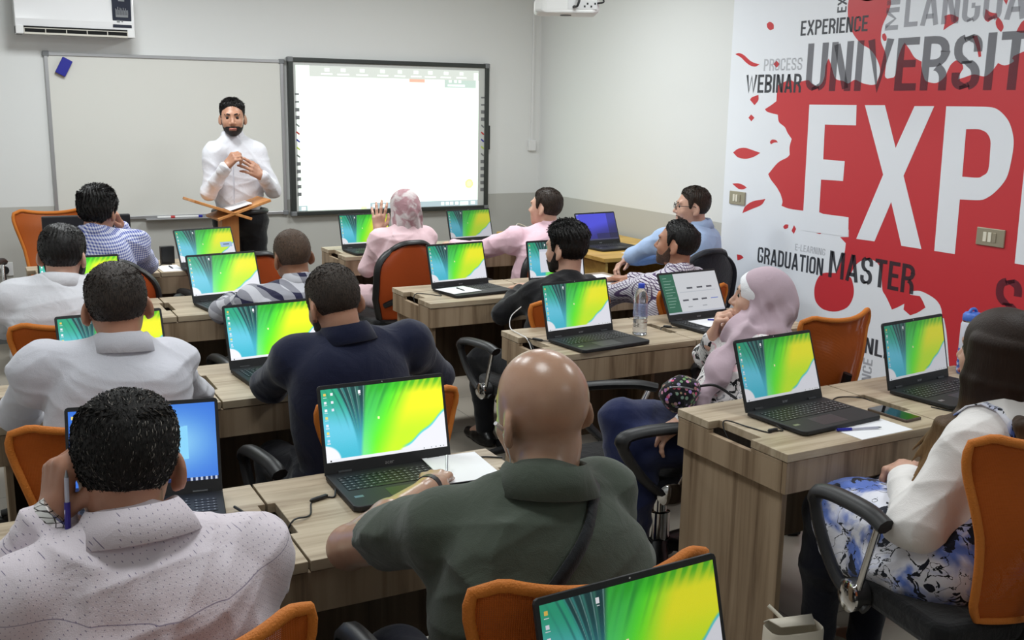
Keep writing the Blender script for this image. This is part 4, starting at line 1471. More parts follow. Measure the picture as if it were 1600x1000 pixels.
def person(label, P, H, face=(0, 0, 0), yaw=0, SL=None, SR=None, R_=None, L_=None, knees=None, ankles=None, skin_m=None,
           shirt=None, pants=None, shoe=None, b=1.0, d=1.0, sleeve='long', fold=.006, fseed=1, vox=.005, hs=1.0, hw=1.0, hunch=.02, fscale=22.0,
           collar=None, ears=True, pants_r=1.0, shirt_drop=0.0, cuff=None, nb=None, stand=False, arm_r=1.0, belly=1.0, tuck=0):
    """P pelvis centre, H head centre (between the ears), arms: dict(W wrist, pole, d, n, curl)"""
    P, H = np.asarray(P, float), np.asarray(H, float)
    org = npv(P[0], P[1], 0)
    root = empty('person', tuple(org), 0, label, 'person')
    f = npv(-math.sin(rad(yaw)), math.cos(rad(yaw)), 0); r = npv(math.cos(rad(yaw)), math.sin(rad(yaw)), 0)
    R = rotm(*face)
    NB = np.asarray(nb, float) if nb is not None else H + R @ npv(0, -.045, -.09) * hs + npv(0, 0, -.032)
    u = unit(NB - P); Ls = np.linalg.norm(NB - P) / .52
    fv = unit(np.cross(u, r)); rr_ = np.cross(fv, u)
    B3 = np.stack([rr_, fv, u], 1)
    SL = NB - u * .065 - rr_ * .175 * b if SL is None else np.asarray(SL, float)
    SR = NB - u * .065 + rr_ * .175 * b if SR is None else np.asarray(SR, float)
    K = knees or [P + f * .42 - r * .13 + npv(0, 0, -.05), P + f * .42 + r * .13 + npv(0, 0, -.05)]
    K = [np.asarray(k, float) for k in K]
    A = ankles or [npv(k[0], k[1], .09) - f * .03 for k in K]
    A = [np.asarray(a, float) for a in A]
    arms = []
    for S, a, sd in ((SL, L_, -1), (SR, R_, 1)):
        a = a or {}
        W = np.asarray(a.get('W', P + f * .30 + r * sd * .12 + npv(0, 0, .08)), float)
        E = np.asarray(a['E'], float) if 'E' in a else ik(S, W, .30, .26, a.get('pole', r * sd * .6 - f * .5 - npv(0, 0, .6)))
        arms.append((S, E, W, sd, a))

    def torso(F, o, k=.05, trap=True):
        F.el(P + u * .0, npv(.168 * b + o, .125 * d + o, .115 + o), B3, k)
        F.el(P + u * .16 * Ls + fv * .015 * (belly - 1) * 8, npv(.152 * b * (.6 + .4 * belly) + o, .118 * d * belly + o, .15 * Ls + o), B3, k)
        F.el(P + u * .33 * Ls - fv * hunch, npv(.165 * b + o, .113 * d + o, .165 * Ls + o), B3, k)
        F.el(P + u * .42 * Ls - fv * hunch * 1.2, npv(.145 * b + o, .092 * d + o, .095 + o), B3, k)
        C = NB - u * .055 - fv * .01
        for S in (SL, SR):
            F.rc(C, S, .056 + o, .047 + o, .03)
            F.rc(S, S - u * .05, .048 + o, .045 + o, .02)
            if trap: F.rc(NB + u * .004 - fv * .012, S * .75 + C * .25 + u * .010, .040 + o, .037 + o, .05)

    def legs(F, o, kn=1.0):
        for i, q in ((0, -1), (1, 1)):
            hip = P + r * q * .085 + npv(0, 0, -.015)
            F.rc(hip, K[i], .082 * kn + o, .060 * kn + o, .04)
            F.rc(K[i], A[i], .056 * kn + o, .038 * kn + o, .03)
            F.el(K[i] * .72 + A[i] * .28 - f * .015, npv(.05, .052, .09) * kn + o, None, .03)

    # body, one continuous surface
    F = Field()
    torso(F, -.006); legs(F, -.004)
    head_prims(F, H, R, ears, hs, hw)
    F.rc(NB - u * .02, H + R @ (npv(0, -.024, -.055) * hs), .055, .052 * hw, .02)
    for S, E, W, sd, a in arms:
        ar = arm_r * (.72 if sleeve != 'short' and shirt is not None else 1)
        F.rc(S, E, .050 * ar, .041 * ar, .02); F.rc(E, E * .55 + W * .45, .042 * ar, .038 * ar, .02); F.rc(E * .55 + W * .45, W, .038 * ar, .027 * min(1, ar + .08), .02)
        dv = a.get('d', unit(W - E)); nv = a.get('n', (0, 0, -1))
        hand_prims(F, W, dv, nv, sd, a.get('curl', (.2, .25, .3, .35, .4)), a.get('s', 1.0), spread=a.get('spread', .10))
    for i in (0, 1):
        F.rc(A[i], npv(A[i][0], A[i][1], .04) + f * .10, .036, .028, .03)
    F.sample(vox).mesh('body', skin_m, root, org)
    # shirt
    sf = None
    if shirt is not None:
        F = Field()
        torso(F, .007)
        F.el(P + u * .25 * Ls - fv * hunch * .6, npv(.168 * b + .006, .114 * d * (.5 + .5 * belly) + .006, .27 * Ls), B3, .04)
        if shirt_drop:
            for i, q in ((0, -1), (1, 1)):
                hip = P + r * q * .085
                F.rc(hip, hip + (K[i] - hip) * shirt_drop, .100, .082, .06)
        ends = []
        for S, E, W, sd, a in arms:
            if sleeve == 'long':
                F.rc(S, E, .056 * arm_r, .050 * arm_r, .05); F.rc(E, W - unit(W - E) * .005, .051 * arm_r, .037, .02)
            elif sleeve == 'short':
                F.rc(S, S + (E - S) * .56, .060 * arm_r, .060 * arm_r, .03)
            elif sleeve == 'loose':
                F.rc(S, E, .058, .068, .03); F.rc(E, E + (W - E) * .9, .070, .050, .03)
        F.sample(vox, .04)
        F.displace(folds(fseed, fold, fscale))
        if sleeve == 'short':
            for S, E, W, sd, a in arms:
                q = F.ax[0][:, None, None] * 0 + 0
                n_ = unit(E - S); e = S + (E - S) * .56
                X, Y, Z = F.ax[0][:, None, None], F.ax[1][None, :, None], F.ax[2][None, None, :]
                pl = (X - e[0]) * n_[0] + (Y - e[1]) * n_[1] + (Z - e[2]) * n_[2]
                near = ((X - e[0]) ** 2 + (Y - e[1]) ** 2 + (Z - e[2]) ** 2) < .12 ** 2
                F.A = np.where(near, np.maximum(F.A, pl), F.A).astype(np.float32)
        if tuck: F.cut((0, 0, -1), -tuck)
        sf = F
        F.mesh('shirt', shirt, root, org)
        if cuff is not None and sleeve == 'long':
            for S, E, W, sd, a in arms:
                dv = unit(W - E)
                MB().tube([tuple(W - dv * q - org) for q in (.055, .05, .004, -.002)], .04, 18, rr=[.038, .0425, .0395, .034]).build('cuff', cuff, root, smooth=50)
    if pants is not None:
        F = Field()
        F.el(P, npv(.172 * b, .128 * d, .112) + (.012 if tuck else 0), B3, .05)
        legs(F, .010, pants_r)
        F.sample(max(vox, .006), .04).displace(folds(fseed + 9, .005, 18)).mesh('trousers', pants, root, org)
    if shoe is not None:
        for i in (0, 1): shoe_mesh(root, org, A[i], f if not stand else f, shoe)
    if collar is not None:
        kw = dict(collar); m = kw.pop('mat'); o_ = kw.pop('off', 0.0)
        kw['h'] = kw.get('h', .034) * .92; kw['r0'] = kw.get('r0', .064) - .003; kw['r1'] = kw.get('r1', .08) + .003
        collar_mesh(root, org, NB + u * (.012 + o_) - fv * .004, unit(u * .6 + unit(H - NB) * .4), fv, m, **kw)
    return dict(root=root, org=org, R=R, H=H, NB=NB, u=u, f=fv, r=rr_, shirt=sf, arms=arms, hs=hs, hw=hw, K=K, A=A)


def add_hair(p, mat, **k):
    return hair_mesh(p['root'], p['org'], p['H'], p['R'], mat, s=p['hs'], w=p['hw'], **k)


def add_beard(p, mat, **k):
    return beard_mesh(p['root'], p['org'], p['H'], p['R'], mat, s=p['hs'], w=p['hw'], **k)


def add_face(p, **k):
    return face_parts(p['root'], p['org'], p['H'], p['R'], p['hs'], **k)


# ---------------------------------------------------------------- clothes
def pattern(name, base, fn, **k):
    t = fabric(name, base, **k)
    v, x, y, z = t.xyz()
    c = fn(t, v, t.math('ADD', x, t.math('MULTIPLY', y, .45)), t.math('ADD', z, t.math('MULTIPLY', y, -.35)))
    t.set(Base_Color=c)
    return t.m


def dots(t, v, a, z):
    cv = t.n('CombineXYZ', i0=t.math('ADD', a, z), i1=t.math('SUBTRACT', a, z)).outputs[0]
    vo = t.n('TexVoronoi', voronoi_dimensions='2D', in_Scale=88.0, in_Randomness=.1, in_Vector=cv)
    m = t.math('LESS_THAN', vo.outputs['Distance'], .085)
    seam = t.math('LESS_THAN', t.math('ABSOLUTE', t.math('ADD', t.math('SUBTRACT', z, .985), t.math('MULTIPLY', a, -.02))), .0007)
    return t.mix(t.math('MAXIMUM', m, t.math('MULTIPLY', seam, .7)), rgba((226, 216, 224)), rgba((120, 110, 140)))


def gingham(t, v, a, z):
    s = t.math('ADD', t.math('MULTIPLY', grid_lines(t, a, 78, .5), .5), t.math('MULTIPLY', grid_lines(t, z, 78, .5), .5))
    return t.mix(s, rgba((226, 228, 244)), rgba((78, 92, 170)))


def plaid(t, v, a, z):
    s = t.math('ADD', t.math('MULTIPLY', grid_lines(t, a, 14, .45), .55), t.math('MULTIPLY', grid_lines(t, z, 14, .45), .45))
    return t.mix(s, rgba((206, 206, 214)), rgba((44, 44, 72)))


def tattersall(t, v, a, z):
    m = t.math('MAXIMUM', grid_lines(t, a, 84, .24), grid_lines(t, z, 84, .24))
    return t.mix(m, rgba((226, 222, 232)), rgba((86, 66, 104)))


def floral_white(t, v, a, z):
    n1 = t.noise(v, 16, 3, 1.5)
    n2 = t.noise(t.scaled(v, (1, 1, .7)), 34, 4, 2.0)
    c = t.mix(t.math('GREATER_THAN', n1, .62), rgba((232, 228, 228)), rgba((226, 190, 196)))
    c = t.mix(t.math('GREATER_THAN', n2, .60), c, rgba((150, 150, 154)))
    return t.mix(t.math('GREATER_THAN', t.noise(v, 23, 5, 1.2), .575), c, rgba((20, 20, 24)))


def forest_print(t, v, a, z):
    n1 = t.noise(v, 9, 3, .8)
    c = t.mix(smoothstep(t, n1, .44, .6), rgba((228, 228, 238)), rgba((94, 120, 196)))
    n2 = t.noise(v, 19, 6, 1.0)
    c = t.mix(t.math('GREATER_THAN', n2, .575), c, rgba((26, 30, 44)))
    br = t.math('LESS_THAN', t.math('ABSOLUTE', t.math('SUBTRACT', t.noise(v, 8, 5, 1.5), .5)), .008)
    return t.mix(br, c, rgba((24, 26, 34)))


def smoothstep(t, f, a, b):
    return t.n('MapRange', interpolation_type='SMOOTHSTEP', i0=f, i1=a, i2=b).outputs[0]


def pouch_print(t, v, a, z):
    vo = t.n('TexVoronoi', in_Scale=62.0, in_Vector=v)
    c = t.ramp(t.n('SeparateXYZ', i0=vo.outputs['Color']).outputs[0], [(0, rgba((220, 70, 130))), (.3, rgba((110, 160, 100))), (.5, rgba((170, 130, 210))), (.75, rgba((230, 150, 180))), (1, rgba((90, 140, 90)))])
    return t.mix(t.math('GREATER_THAN', vo.outputs['Distance'], .42), c, rgba((16, 16, 20)))


def soft_stain(t, v, a, z):
    n = t.noise(v, 14, 3, .6)
    return t.mix(smoothstep(t, n, .42, .6), rgba((206, 196, 196)), rgba((170, 132, 138)))


C = {}
C['dotted'] = pattern('dotted_white_cotton', (232, 224, 230), dots, wr=14)
C['white'] = fab('white_cotton', (210, 210, 219), wr=16)
C['white2'] = fab('crisp_white_cotton', (218, 218, 224), wr=18)
C['polo'] = fab('dark_green_jersey', (74, 82, 72), wr=18)
C['navy'] = fab('navy_wool', (22, 27, 52), wr=16)
C['gingham'] = pattern('blue_gingham', (200, 205, 230), gingham, wr=16)
C['plaid'] = pattern('grey_navy_plaid', (200, 200, 210), plaid, wr=16)
C['tatter'] = pattern('tattersall_check', (226, 222, 232), tattersall, wr=16)
C['pink'] = fab('pink_cotton', (232, 196, 208), wr=16)
C['palepink'] = fab('pale_pink_cotton', (236, 204, 210), wr=16)
C['sky'] = fab('light_blue_cotton', (176, 200, 236), wr=16)
C['black'] = fab('black_cotton', (20, 20, 23), wr=16)
C['dark'] = fab('dark_trouser_cloth', (22, 23, 28), wr=12)
C['navyp'] = fab('navy_trouser_cloth', (20, 22, 36), wr=12)
C['denim'] = fab('blue_denim', (30, 38, 76), wr=14)
C['paleblue'] = fab('pale_blue_trousers', (150, 182, 222), wr=14)
C['floral'] = pattern('white_floral_print', (230, 228, 228), floral_white, wr=14)
C['forest'] = pattern('blue_branch_print', (210, 214, 232), forest_print, wr=14)
C['mauve'] = fab('mauve_scarf', (188, 166, 177), wr=30, wamt=.15)
C['scarf2'] = pattern('rose_print_scarf', (200, 186, 188), soft_stain, wr=30)
C['offwhite'] = fab('white_blouse', (236, 232, 230), wr=14)
C['shoe'] = pmat('black_shoe_leather', (18, 18, 20), .35)
C['band'] = fab('white_under_scarf', (240, 240, 244))
C['strap'] = fab('black_webbing', (24, 28, 32), rough=.6)

t = NT('steel_link_bracelet')
v, x, y, z = t.xyz()
t.set(Base_Color=t.mix(t.math('MAXIMUM', grid_lines(t, t.math('ADD', x, y), 110, .16), grid_lines(t, z, 120, .16)), (.75, .74, .73, 1), (.08, .07, .07, 1)), Roughness=.22, Metallic=.85)
LINKS = t.m
SK = {'a': skin('skin_olive', (190, 144, 118)), 'b': skin('skin_tan', (186, 136, 110)), 'c': skin('skin_light', (214, 172, 150)), 'd': skin('skin_brown', (158, 114, 88))}
SKB = skin('skin_bald_tan', (186, 150, 126))
SKB.node_tree.nodes['Principled BSDF'].inputs['Roughness'].default_value = .27
HB = hairmat('black_hair', (16, 14, 14), (30, 27, 26), .52)
HG = hairmat('greying_black_hair', (19, 17, 16), (34, 31, 29), .55, .75)
HC = hairmat('cropped_brown_black_hair', (36, 30, 27), (58, 49, 43), .5, .6)
HE = hairmat('cropped_dark_brown_hair', (62, 52, 45), (44, 37, 32), .5, .65)
HF = hairmat('shaved_brown_hair', (88, 68, 54), (66, 52, 42), .5, .65)
HD = hairmat('dark_brown_hair', (34, 25, 20), (58, 44, 34), .5)
HS = hairmat('short_stubble', (92, 68, 54), (66, 50, 42), .5, .6)
BB = hairmat('black_beard', (22, 18, 17), (48, 40, 36), .5, .6)


def wrist_band(p, side, name, mat, r=.033, w=.011, gap=.035):
    S, E, W, sd, a = p['arms'][1 if side > 0 else 0]
    d = unit(W - E)
    c = W - d * gap - p['org']
    MB().tube([tuple(c - d * w), tuple(c - d * w * .8), tuple(c + d * w * .8), tuple(c + d * w)], r, 20, rr=[r * .9, r, r * .97, r * .86]).build(name, mat, p['root'], smooth=40)
    return c, d


# --- row one, left: dotted shirt
p = person('man in a dotted white shirt holding a pen beside his cheek', (.21, 1.63, .55), (.197, 1.735, 1.127), (-6, -12, 5), -4,
           SL=(.015, 1.64, .965), SR=(.385, 1.665, .960), L_=dict(W=(.083, 1.735, 1.045), E=(-.12, 1.80, .835), d=(.12, .12, .9), n=(.8, .3, -.2), curl=(.5, .75, .8, .8, .8)),
           R_=dict(W=(.36, 2.10, .80), E=(.45, 1.88, .82)), nb=(.200, 1.672, 1.028), skin_m=SK['b'], shirt=C['dotted'], pants=C['dark'], shoe=C['shoe'], b=1.2, d=1.1, belly=1.15, fold=.008, fseed=3, fscale=26, vox=.0045, hw=1.04, hs=1.02,
           collar=dict(mat=C['dotted'], h=.036, r0=.070, r1=.098, drop=.016), arm_r=1.08, cuff=C['dotted'])
add_hair(p, HG, top=.009, side=.004, seed=2, mess=.3, vox=.0025, strands=14000, slen=.007, grey=pmat('grey_hair_strand', (150, 142, 134), .4), greyf=.10, crown=(-.02, .01, .115, .06, .2), back=-.05, lay=.35)
c, d = wrist_band(p, -1, 'wristwatch', LINKS, .041, .013, -.014)
add_face(p, brow=HB)
PEN1 = p

# --- row one, right: bald man in green polo
p = person('bald man in a dark green polo shirt with a black strap across his back', (.86, 1.545, .55), (.915, 1.60, 1.160), (3, -9, -4), -6,
           SL=(.715, 1.61, .965), SR=(1.045, 1.585, .985), L_=dict(W=(.955, 2.225, .790), E=(.66, 1.965, .795), d=(.55, .8, .02), n=(.1, .1, -1), curl=(.3, .5, .6, .65, .7)),
           R_=dict(W=(1.12, 1.93, .80), E=(1.10, 1.66, .76)), nb=(.885, 1.535, 1.04), skin_m=SKB, shirt=C['polo'], pants=C['navyp'], shoe=C['shoe'], b=1.12, d=1.12, belly=1.15, sleeve='short', fold=.008, fseed=5, vox=.0045, hw=1.02, hs=1.02,
           collar=dict(mat=C['polo'], h=.036, r0=.072, r1=.092, drop=.018), arm_r=1.08)
add_face(p, brow=HB)
c, d = wrist_band(p, -1, 'wristwatch', M['black_plastic'], .034, .012, .0)
org = p['org']
# crossbody strap laid on the shirt
sp = empty('bag_strap', tuple(org), 0, 'black bag strap running diagonally over the back of the green polo', 'strap')
A_, B_ = npv(.985, 1.60, 1.065), npv(.68, 1.50, .80)
pts = []
for i in range(25):
    q = A_ + (B_ - A_) * (i / 24)
    h = p['shirt'].hit(q - npv(0, .45, 0), (0, 1, 0), .7)
    if h is not None: pts.append(h + npv(0, -.002, 0))
for k in range(2):
    pts = [pts[0]] + [(pts[i - 1] + pts[i] * 2 + pts[i + 1]) / 4 - npv(0, .0008, 0) for i in range(1, len(pts) - 1)] + [pts[-1]]
wd = unit(np.cross(B_ - A_, (0, 1, 0))) * .016
b = MB()
b.grid([[tuple(q - wd - org), tuple(q - npv(0, .002, 0) - org), tuple(q + wd - org)] for q in pts])
o = b.build('webbing', C['strap'], sp, smooth=70)
m_ = o.modifiers.new('thickness', 'SOLIDIFY'); m_.thickness = .003; m_.offset = 0
eb = empty('earphone_cable', tuple(org), 0, 'thin white earphone cable hanging beside the ear of the bald man', 'cable')
MB().tube([tuple(npv(*q) - org) for q in curve_pts([p['H'] + p['R'] @ npv(-.088, .0, -.02), p['H'] + p['R'] @ npv(-.082, .0, -.08), p['NB'] + npv(-.085, .05, .02), p['NB'] + npv(-.08, .09, -.06)])], .0012, 6).build('wire', M['white_plastic'], eb, smooth=60)
MB().tube([tuple(p['H'] + p['R'] @ npv(-.086, .004, -.012) - org), tuple(p['H'] + p['R'] @ npv(-.104, -.006, .004) - org)], .004, 8).build('ear_bud', M['white_plastic'], eb, smooth=60)

# --- row two
p = person('man in a plain white shirt with both elbows on the second left desk', (.31, 2.97, .55), (.350, 3.03, 1.150), (-4, -4, -3), -3,
           SL=(.135, 3.02, .985), SR=(.485, 3.03, .975), L_=dict(W=(.20, 3.52, .80), E=(.085, 3.27, .80)), R_=dict(W=(.46, 3.52, .80), E=(.585, 3.28, .805)),
           skin_m=SK['b'], shirt=C['white'], pants=C['dark'], shoe=C['shoe'], b=1.1, d=1.05, fold=.0065, fseed=8, hw=1.04, collar=dict(mat=C['white'], h=.038, r0=.066, r1=.082), cuff=C['white'])
add_hair(p, HC, top=.008, side=.004, seed=4, mess=.25, crown=(.01, -.05, .10, .05, .12))
p = person('man in a navy blazer with cropped hair leaning over his desk', (1.02, 2.96, .55), (.985, 3.04, 1.107), (8, -18, -6), 2,
           SL=(.855, 3.04, .945), SR=(1.225, 3.01, .965), L_=dict(W=(1.02, 3.47, .80), E=(.835, 3.27, .805)), R_=dict(W=(1.28, 3.42, .80), E=(1.385, 3.16, .80)),
           skin_m=SK['a'], shirt=C['navy'], pants=C['navyp'], shoe=C['shoe'], b=1.12, d=1.08, fold=.005, fseed=12, fscale=15, arm_r=1.12, collar=dict(mat=C['navy'], h=.036, r0=.068, r1=.09, drop=.02), nb=(1.005, 2.99, 1.0))
add_hair(p, HE, top=.006, side=.003, seed=6, mess=.2)
add_beard(p, BB, th=.004)

# --- row three, left
p = person('bearded man in a white shirt at the left edge', (.29, 4.33, .56), (.322, 4.42, 1.106), (-22, -6, 2), -6,
           SL=(.125, 4.38, .955), SR=(.455, 4.42, .955), L_=dict(W=(.25, 4.9, .80), E=(.10, 4.66, .80)), R_=dict(W=(.5, 4.9, .80), E=(.55, 4.68, .81)),
           skin_m=SK['c'], shirt=C['white2'], pants=C['dark'], shoe=C['shoe'], b=1.06, fold=.006, fseed=14, hw=1.03, collar=dict(mat=C['white2'], h=.04, r0=.066, r1=.08), cuff=C['white2'])
add_hair(p, HB, top=.013, side=.008, seed=7, crown=(.02, -.03, .115, .05, .25))
add_beard(p, BB, th=.010)
p = person('man with shaved brown hair in a grey and navy plaid shirt', (1.22, 4.36, .53), (1.250, 4.43, 1.050), (5, -6, -5), 3,
           SL=(1.06, 4.41, .865), SR=(1.40, 4.41, .865), L_=dict(W=(1.08, 4.9, .79), E=(.975, 4.64, .79)), R_=dict(W=(1.38, 4.9, .79), E=(1.48, 4.66, .79)),
           skin_m=SK['d'], shirt=C['plaid'], pants=C['dark'], shoe=C['shoe'], b=1.06, fold=.006, fseed=16, collar=dict(mat=C['plaid'], h=.036, r0=.064, r1=.08), cuff=C['plaid'])
add_hair(p, HF, top=.004, side=.002, seed=9, mess=.2, strands=3000, slen=.004)

# --- row four, left
p = person('man in a blue checked shirt resting his cheek on his hand at the front left', (.60, 5.66, .56), (.600, 5.74, 1.145), (-32, -4, 3), -24,
           SL=(.44, 5.68, .975), SR=(.775, 5.70, .965), L_=dict(W=(.62, 6.12, .80), E=(.46, 5.98, .80)), R_=dict(W=(.735, 5.93, 1.03), E=(.86, 5.94, .82), d=(-.35, -.25, .9), n=(-.8, -.3, .1), curl=(.5, .7, .8, .85, .9)),
           skin_m=SK['b'], shirt=C['gingham'], pants=C['dark'], shoe=C['shoe'], b=1.1, fold=.006, fseed=18, hw=1.06, collar=dict(mat=C['gingham'], h=.034, r0=.068, r1=.082))
add_hair(p, HB, top=.022, side=.016, seed=11, mess=.6, back=-.025, slen=.014, lay=.8)

# --- row two, right: woman in mauve headscarf, sideways
p = person('woman in a mauve headscarf and floral top resting her chin on her hand', (2.38, 2.87, .55), (2.59, 2.91, 1.022), (48, 8, 4), 74,
           SL=(2.475, 2.73, .84), SR=(2.54, 3.04, .845), L_=dict(W=(2.12, 2.74, .655), E=(2.36, 2.66, .66), d=(-.9, .10, -.35), n=(0, 0, -1), curl=(.2, .3, .35, .4, .45), spread=.22),
           R_=dict(W=(2.437, 2.99, .868), E=(2.57, 3.16, .755), d=(.10, -.15, .9), n=(.5, -.5, -.1), curl=(.4, .75, .8, .85, .9)),
           knees=[(1.99, 2.80, .56), (1.975, 2.90, .645)], ankles=[(2.02, 2.86, .09), (1.93, 2.78, .26)], skin_m=SK['c'], shirt=C['floral'], pants=C['denim'], shoe=C['shoe'], b=.96, d=1.0, fold=.006, fseed=20, shirt_drop=.35, vox=.0045, ears=False, hs=.96, nb=(2.545, 2.89, .90))
add_face(p, brow=HD, lips=M['lips'])


def scarf(p, mat, seed, prims=(), vox=.004, opening=.050, fold=.010, name='headscarf', tail=True):
    F = Field()
    H, R, s = p['H'], p['R'], p['hs']
    L = lambda x, y, z: H + R @ (npv(x, y, z) * s)
    F.el(L(0, -.016, .034), npv(.092, .108, .098) * s, R, .03)
    F.el(L(0, -.02, -.04), npv(.086, .088, .10) * s, R, .04)
    F.el(L(0, -.055, -.075), npv(.070, .062, .085) * s, R, .04)
    F.rc(L(0, -.02, -.07), p['NB'] + p['u'] * .01, .074, .086, .04)
    F.el(L(0, -.085, -.02), npv(.062, .050, .062) * s, R, .05)
    for q in prims:
        if q[0] == 'c': F.rc(*q[1:])
        else: F.el(*q[1:])
    F.el(L(0, .118, -.008), npv(.078, .076, .112) * s, R, .010, 's')
    F.sample(vox, .04)
    base = folds(seed, fold, 24, -.4, smooth=True)

    def fn(x, y, z):
        dx, dy, dz = x - H[0], y - H[1], z - H[2]
        lx = dx * R[0, 0] + dy * R[1, 0] + dz * R[2, 0]; ly = dx * R[0, 1] + dy * R[1, 1] + dz * R[2, 1]; lz = dx * R[0, 2] + dy * R[1, 2] + dz * R[2, 2]
        a = np.arctan2(lx, -ly)
        w = smooth01((.05 - lz) / .10)
        return base(x, y, z) * (.2 + .8 * w) + .009 * w * np.abs(np.sin(6 * a + 7 * lz + 1.2 * np.sin(22 * lz)))
    F.displace(fn)
    return F.mesh(name, mat, p['root'], p['org'])


def under_band(p, mat):
    F = Field()
    H, R, s = p['H'], p['R'], p['hs']
    L = lambda x, y, z: H + R @ (npv(x, y, z) * s)
    F.el(L(0, .000, .033), npv(.0845, .101, .0905) * s, R, .03)
    F.el(L(0, .118, -.016), npv(.060, .060, .086) * s, R, .010, 's')
    F.sample(.004, .03)
    return F.mesh('under_scarf', mat, p['root'], p['org'])


NBp = p['NB']
scarf(p, C['mauve'], 21, fold=.018, prims=[('c', NBp + npv(.02, -.02, .01), NBp + npv(-.09, -.03, -.01), .064, .060, .05),
                          ('c', NBp + npv(-.08, -.04, .0), npv(2.335, 2.835, .79), .044, .034, .03), ('c', npv(2.335, 2.835, .79), npv(2.235, 2.80, .68), .034, .024, .03),
                          ('c', NBp + npv(.03, .06, -.01), NBp + npv(.05, -.08, -.02), .06, .06, .05),
                          ('c', NBp + npv(-.085, -.06, .035), NBp + npv(.03, -.095, .02), .030, .030, .012), ('c', NBp + npv(.03, -.095, .02), NBp + npv(.10, .02, .0), .030, .030, .012),
                          ('c', NBp + npv(-.10, -.05, .0), NBp + npv(.03, -.10, -.02), .032, .034, .012)])
under_band(p, C['band'])
P9 = p

# --- row one, right: woman with long hair
p = person('woman with long brown hair in a white blouse and blue branch print dress', (2.27, 1.70, .56), (2.37, 1.735, 1.095), (10, 4, 0), -6,
           SL=(2.215, 1.68, .895), SR=(2.51, 1.64, .895), L_=dict(W=(2.30, 1.93, .70), E=(2.10, 1.715, .685), d=(.6, .75, .05), n=(.4, 0, -.9), curl=(.4, .6, .65, .7, .75)),
           R_=dict(W=(2.44, 1.95, .69), E=(2.60, 1.75, .66), d=(-.5, .75, .1), n=(-.3, .1, -.9), curl=(.3, .5, .55, .6, .65)), knees=[(2.22, 2.13, .54), (2.44, 2.11, .54)], ankles=[(2.26, 2.18, .09), (2.40, 2.12, .09)],
           nb=(2.36, 1.69, .965), skin_m=SK['c'], shirt=C['offwhite'], pants=C['navyp'], shoe=pmat('white_shoe_leather', (220, 216, 208), .4), b=.92, d=.95, sleeve='loose', fold=.006, fseed=24, vox=.0045, hs=.95, pants_r=1.12)
add_face(p, brow=HD, lips=M['lips'])
H, R, org = p['H'], p['R'], p['org']
# dress over the blouse: bodice and skirt lying on the thighs
F = Field()
P_ = npv(2.27, 1.70, .56)
U_ = p['u']
F.el(P_, (.176, .142, .122), None, .06)
F.el(P_ + U_ * .14, (.154, .124, .14), None, .06)
F.el(P_ + U_ * .22, (.158, .122, .10), None, .06)
for i in (0, 1): F.rc(P_ + npv((-.085, .085)[i], 0, 0), P_ * .12 + p['K'][i] * .88 + npv(0, 0, .01), .100, .088, .07)
F.rc(P_ + npv(0, .05, 0), P_ + npv(0, .34, -.02), .12, .11, .06)
F.rc(P_ + npv(-.12, .06, -.04), P_ + npv(-.11, .30, -.05), .085, .080, .06)
F.sample(.0045, .04).displace(folds(31, .008, 20)).mesh('dress', C['forest'], p['root'], org)
for q in (-1, 1):
    b = MB()
    pp = []
    for i in range(15):
        th = math.pi * (i / 14)
        o_ = npv(2.35 + q * .085, 1.68 + .22 * math.cos(th), .76 + .22 * math.sin(th))
        h = p['shirt'].hit(o_ + npv(0, .08 * math.cos(th), .10 * math.sin(th) + .02), -npv(0, math.cos(th), math.sin(th) + .1), .4)
        if h is not None: pp.append(h + npv(0, .003 * math.cos(th), .003))
    if len(pp) > 3:
        b.grid([[tuple(h - npv(.02, 0, 0) - org), tuple(h + npv(.02, 0, 0) - org)] for h in pp])
        o = b.build('dress_strap', C['forest'], p['root'], smooth=70)
        m_ = o.modifiers.new('thickness', 'SOLIDIFY'); m_.thickness = .004; m_.offset = 1
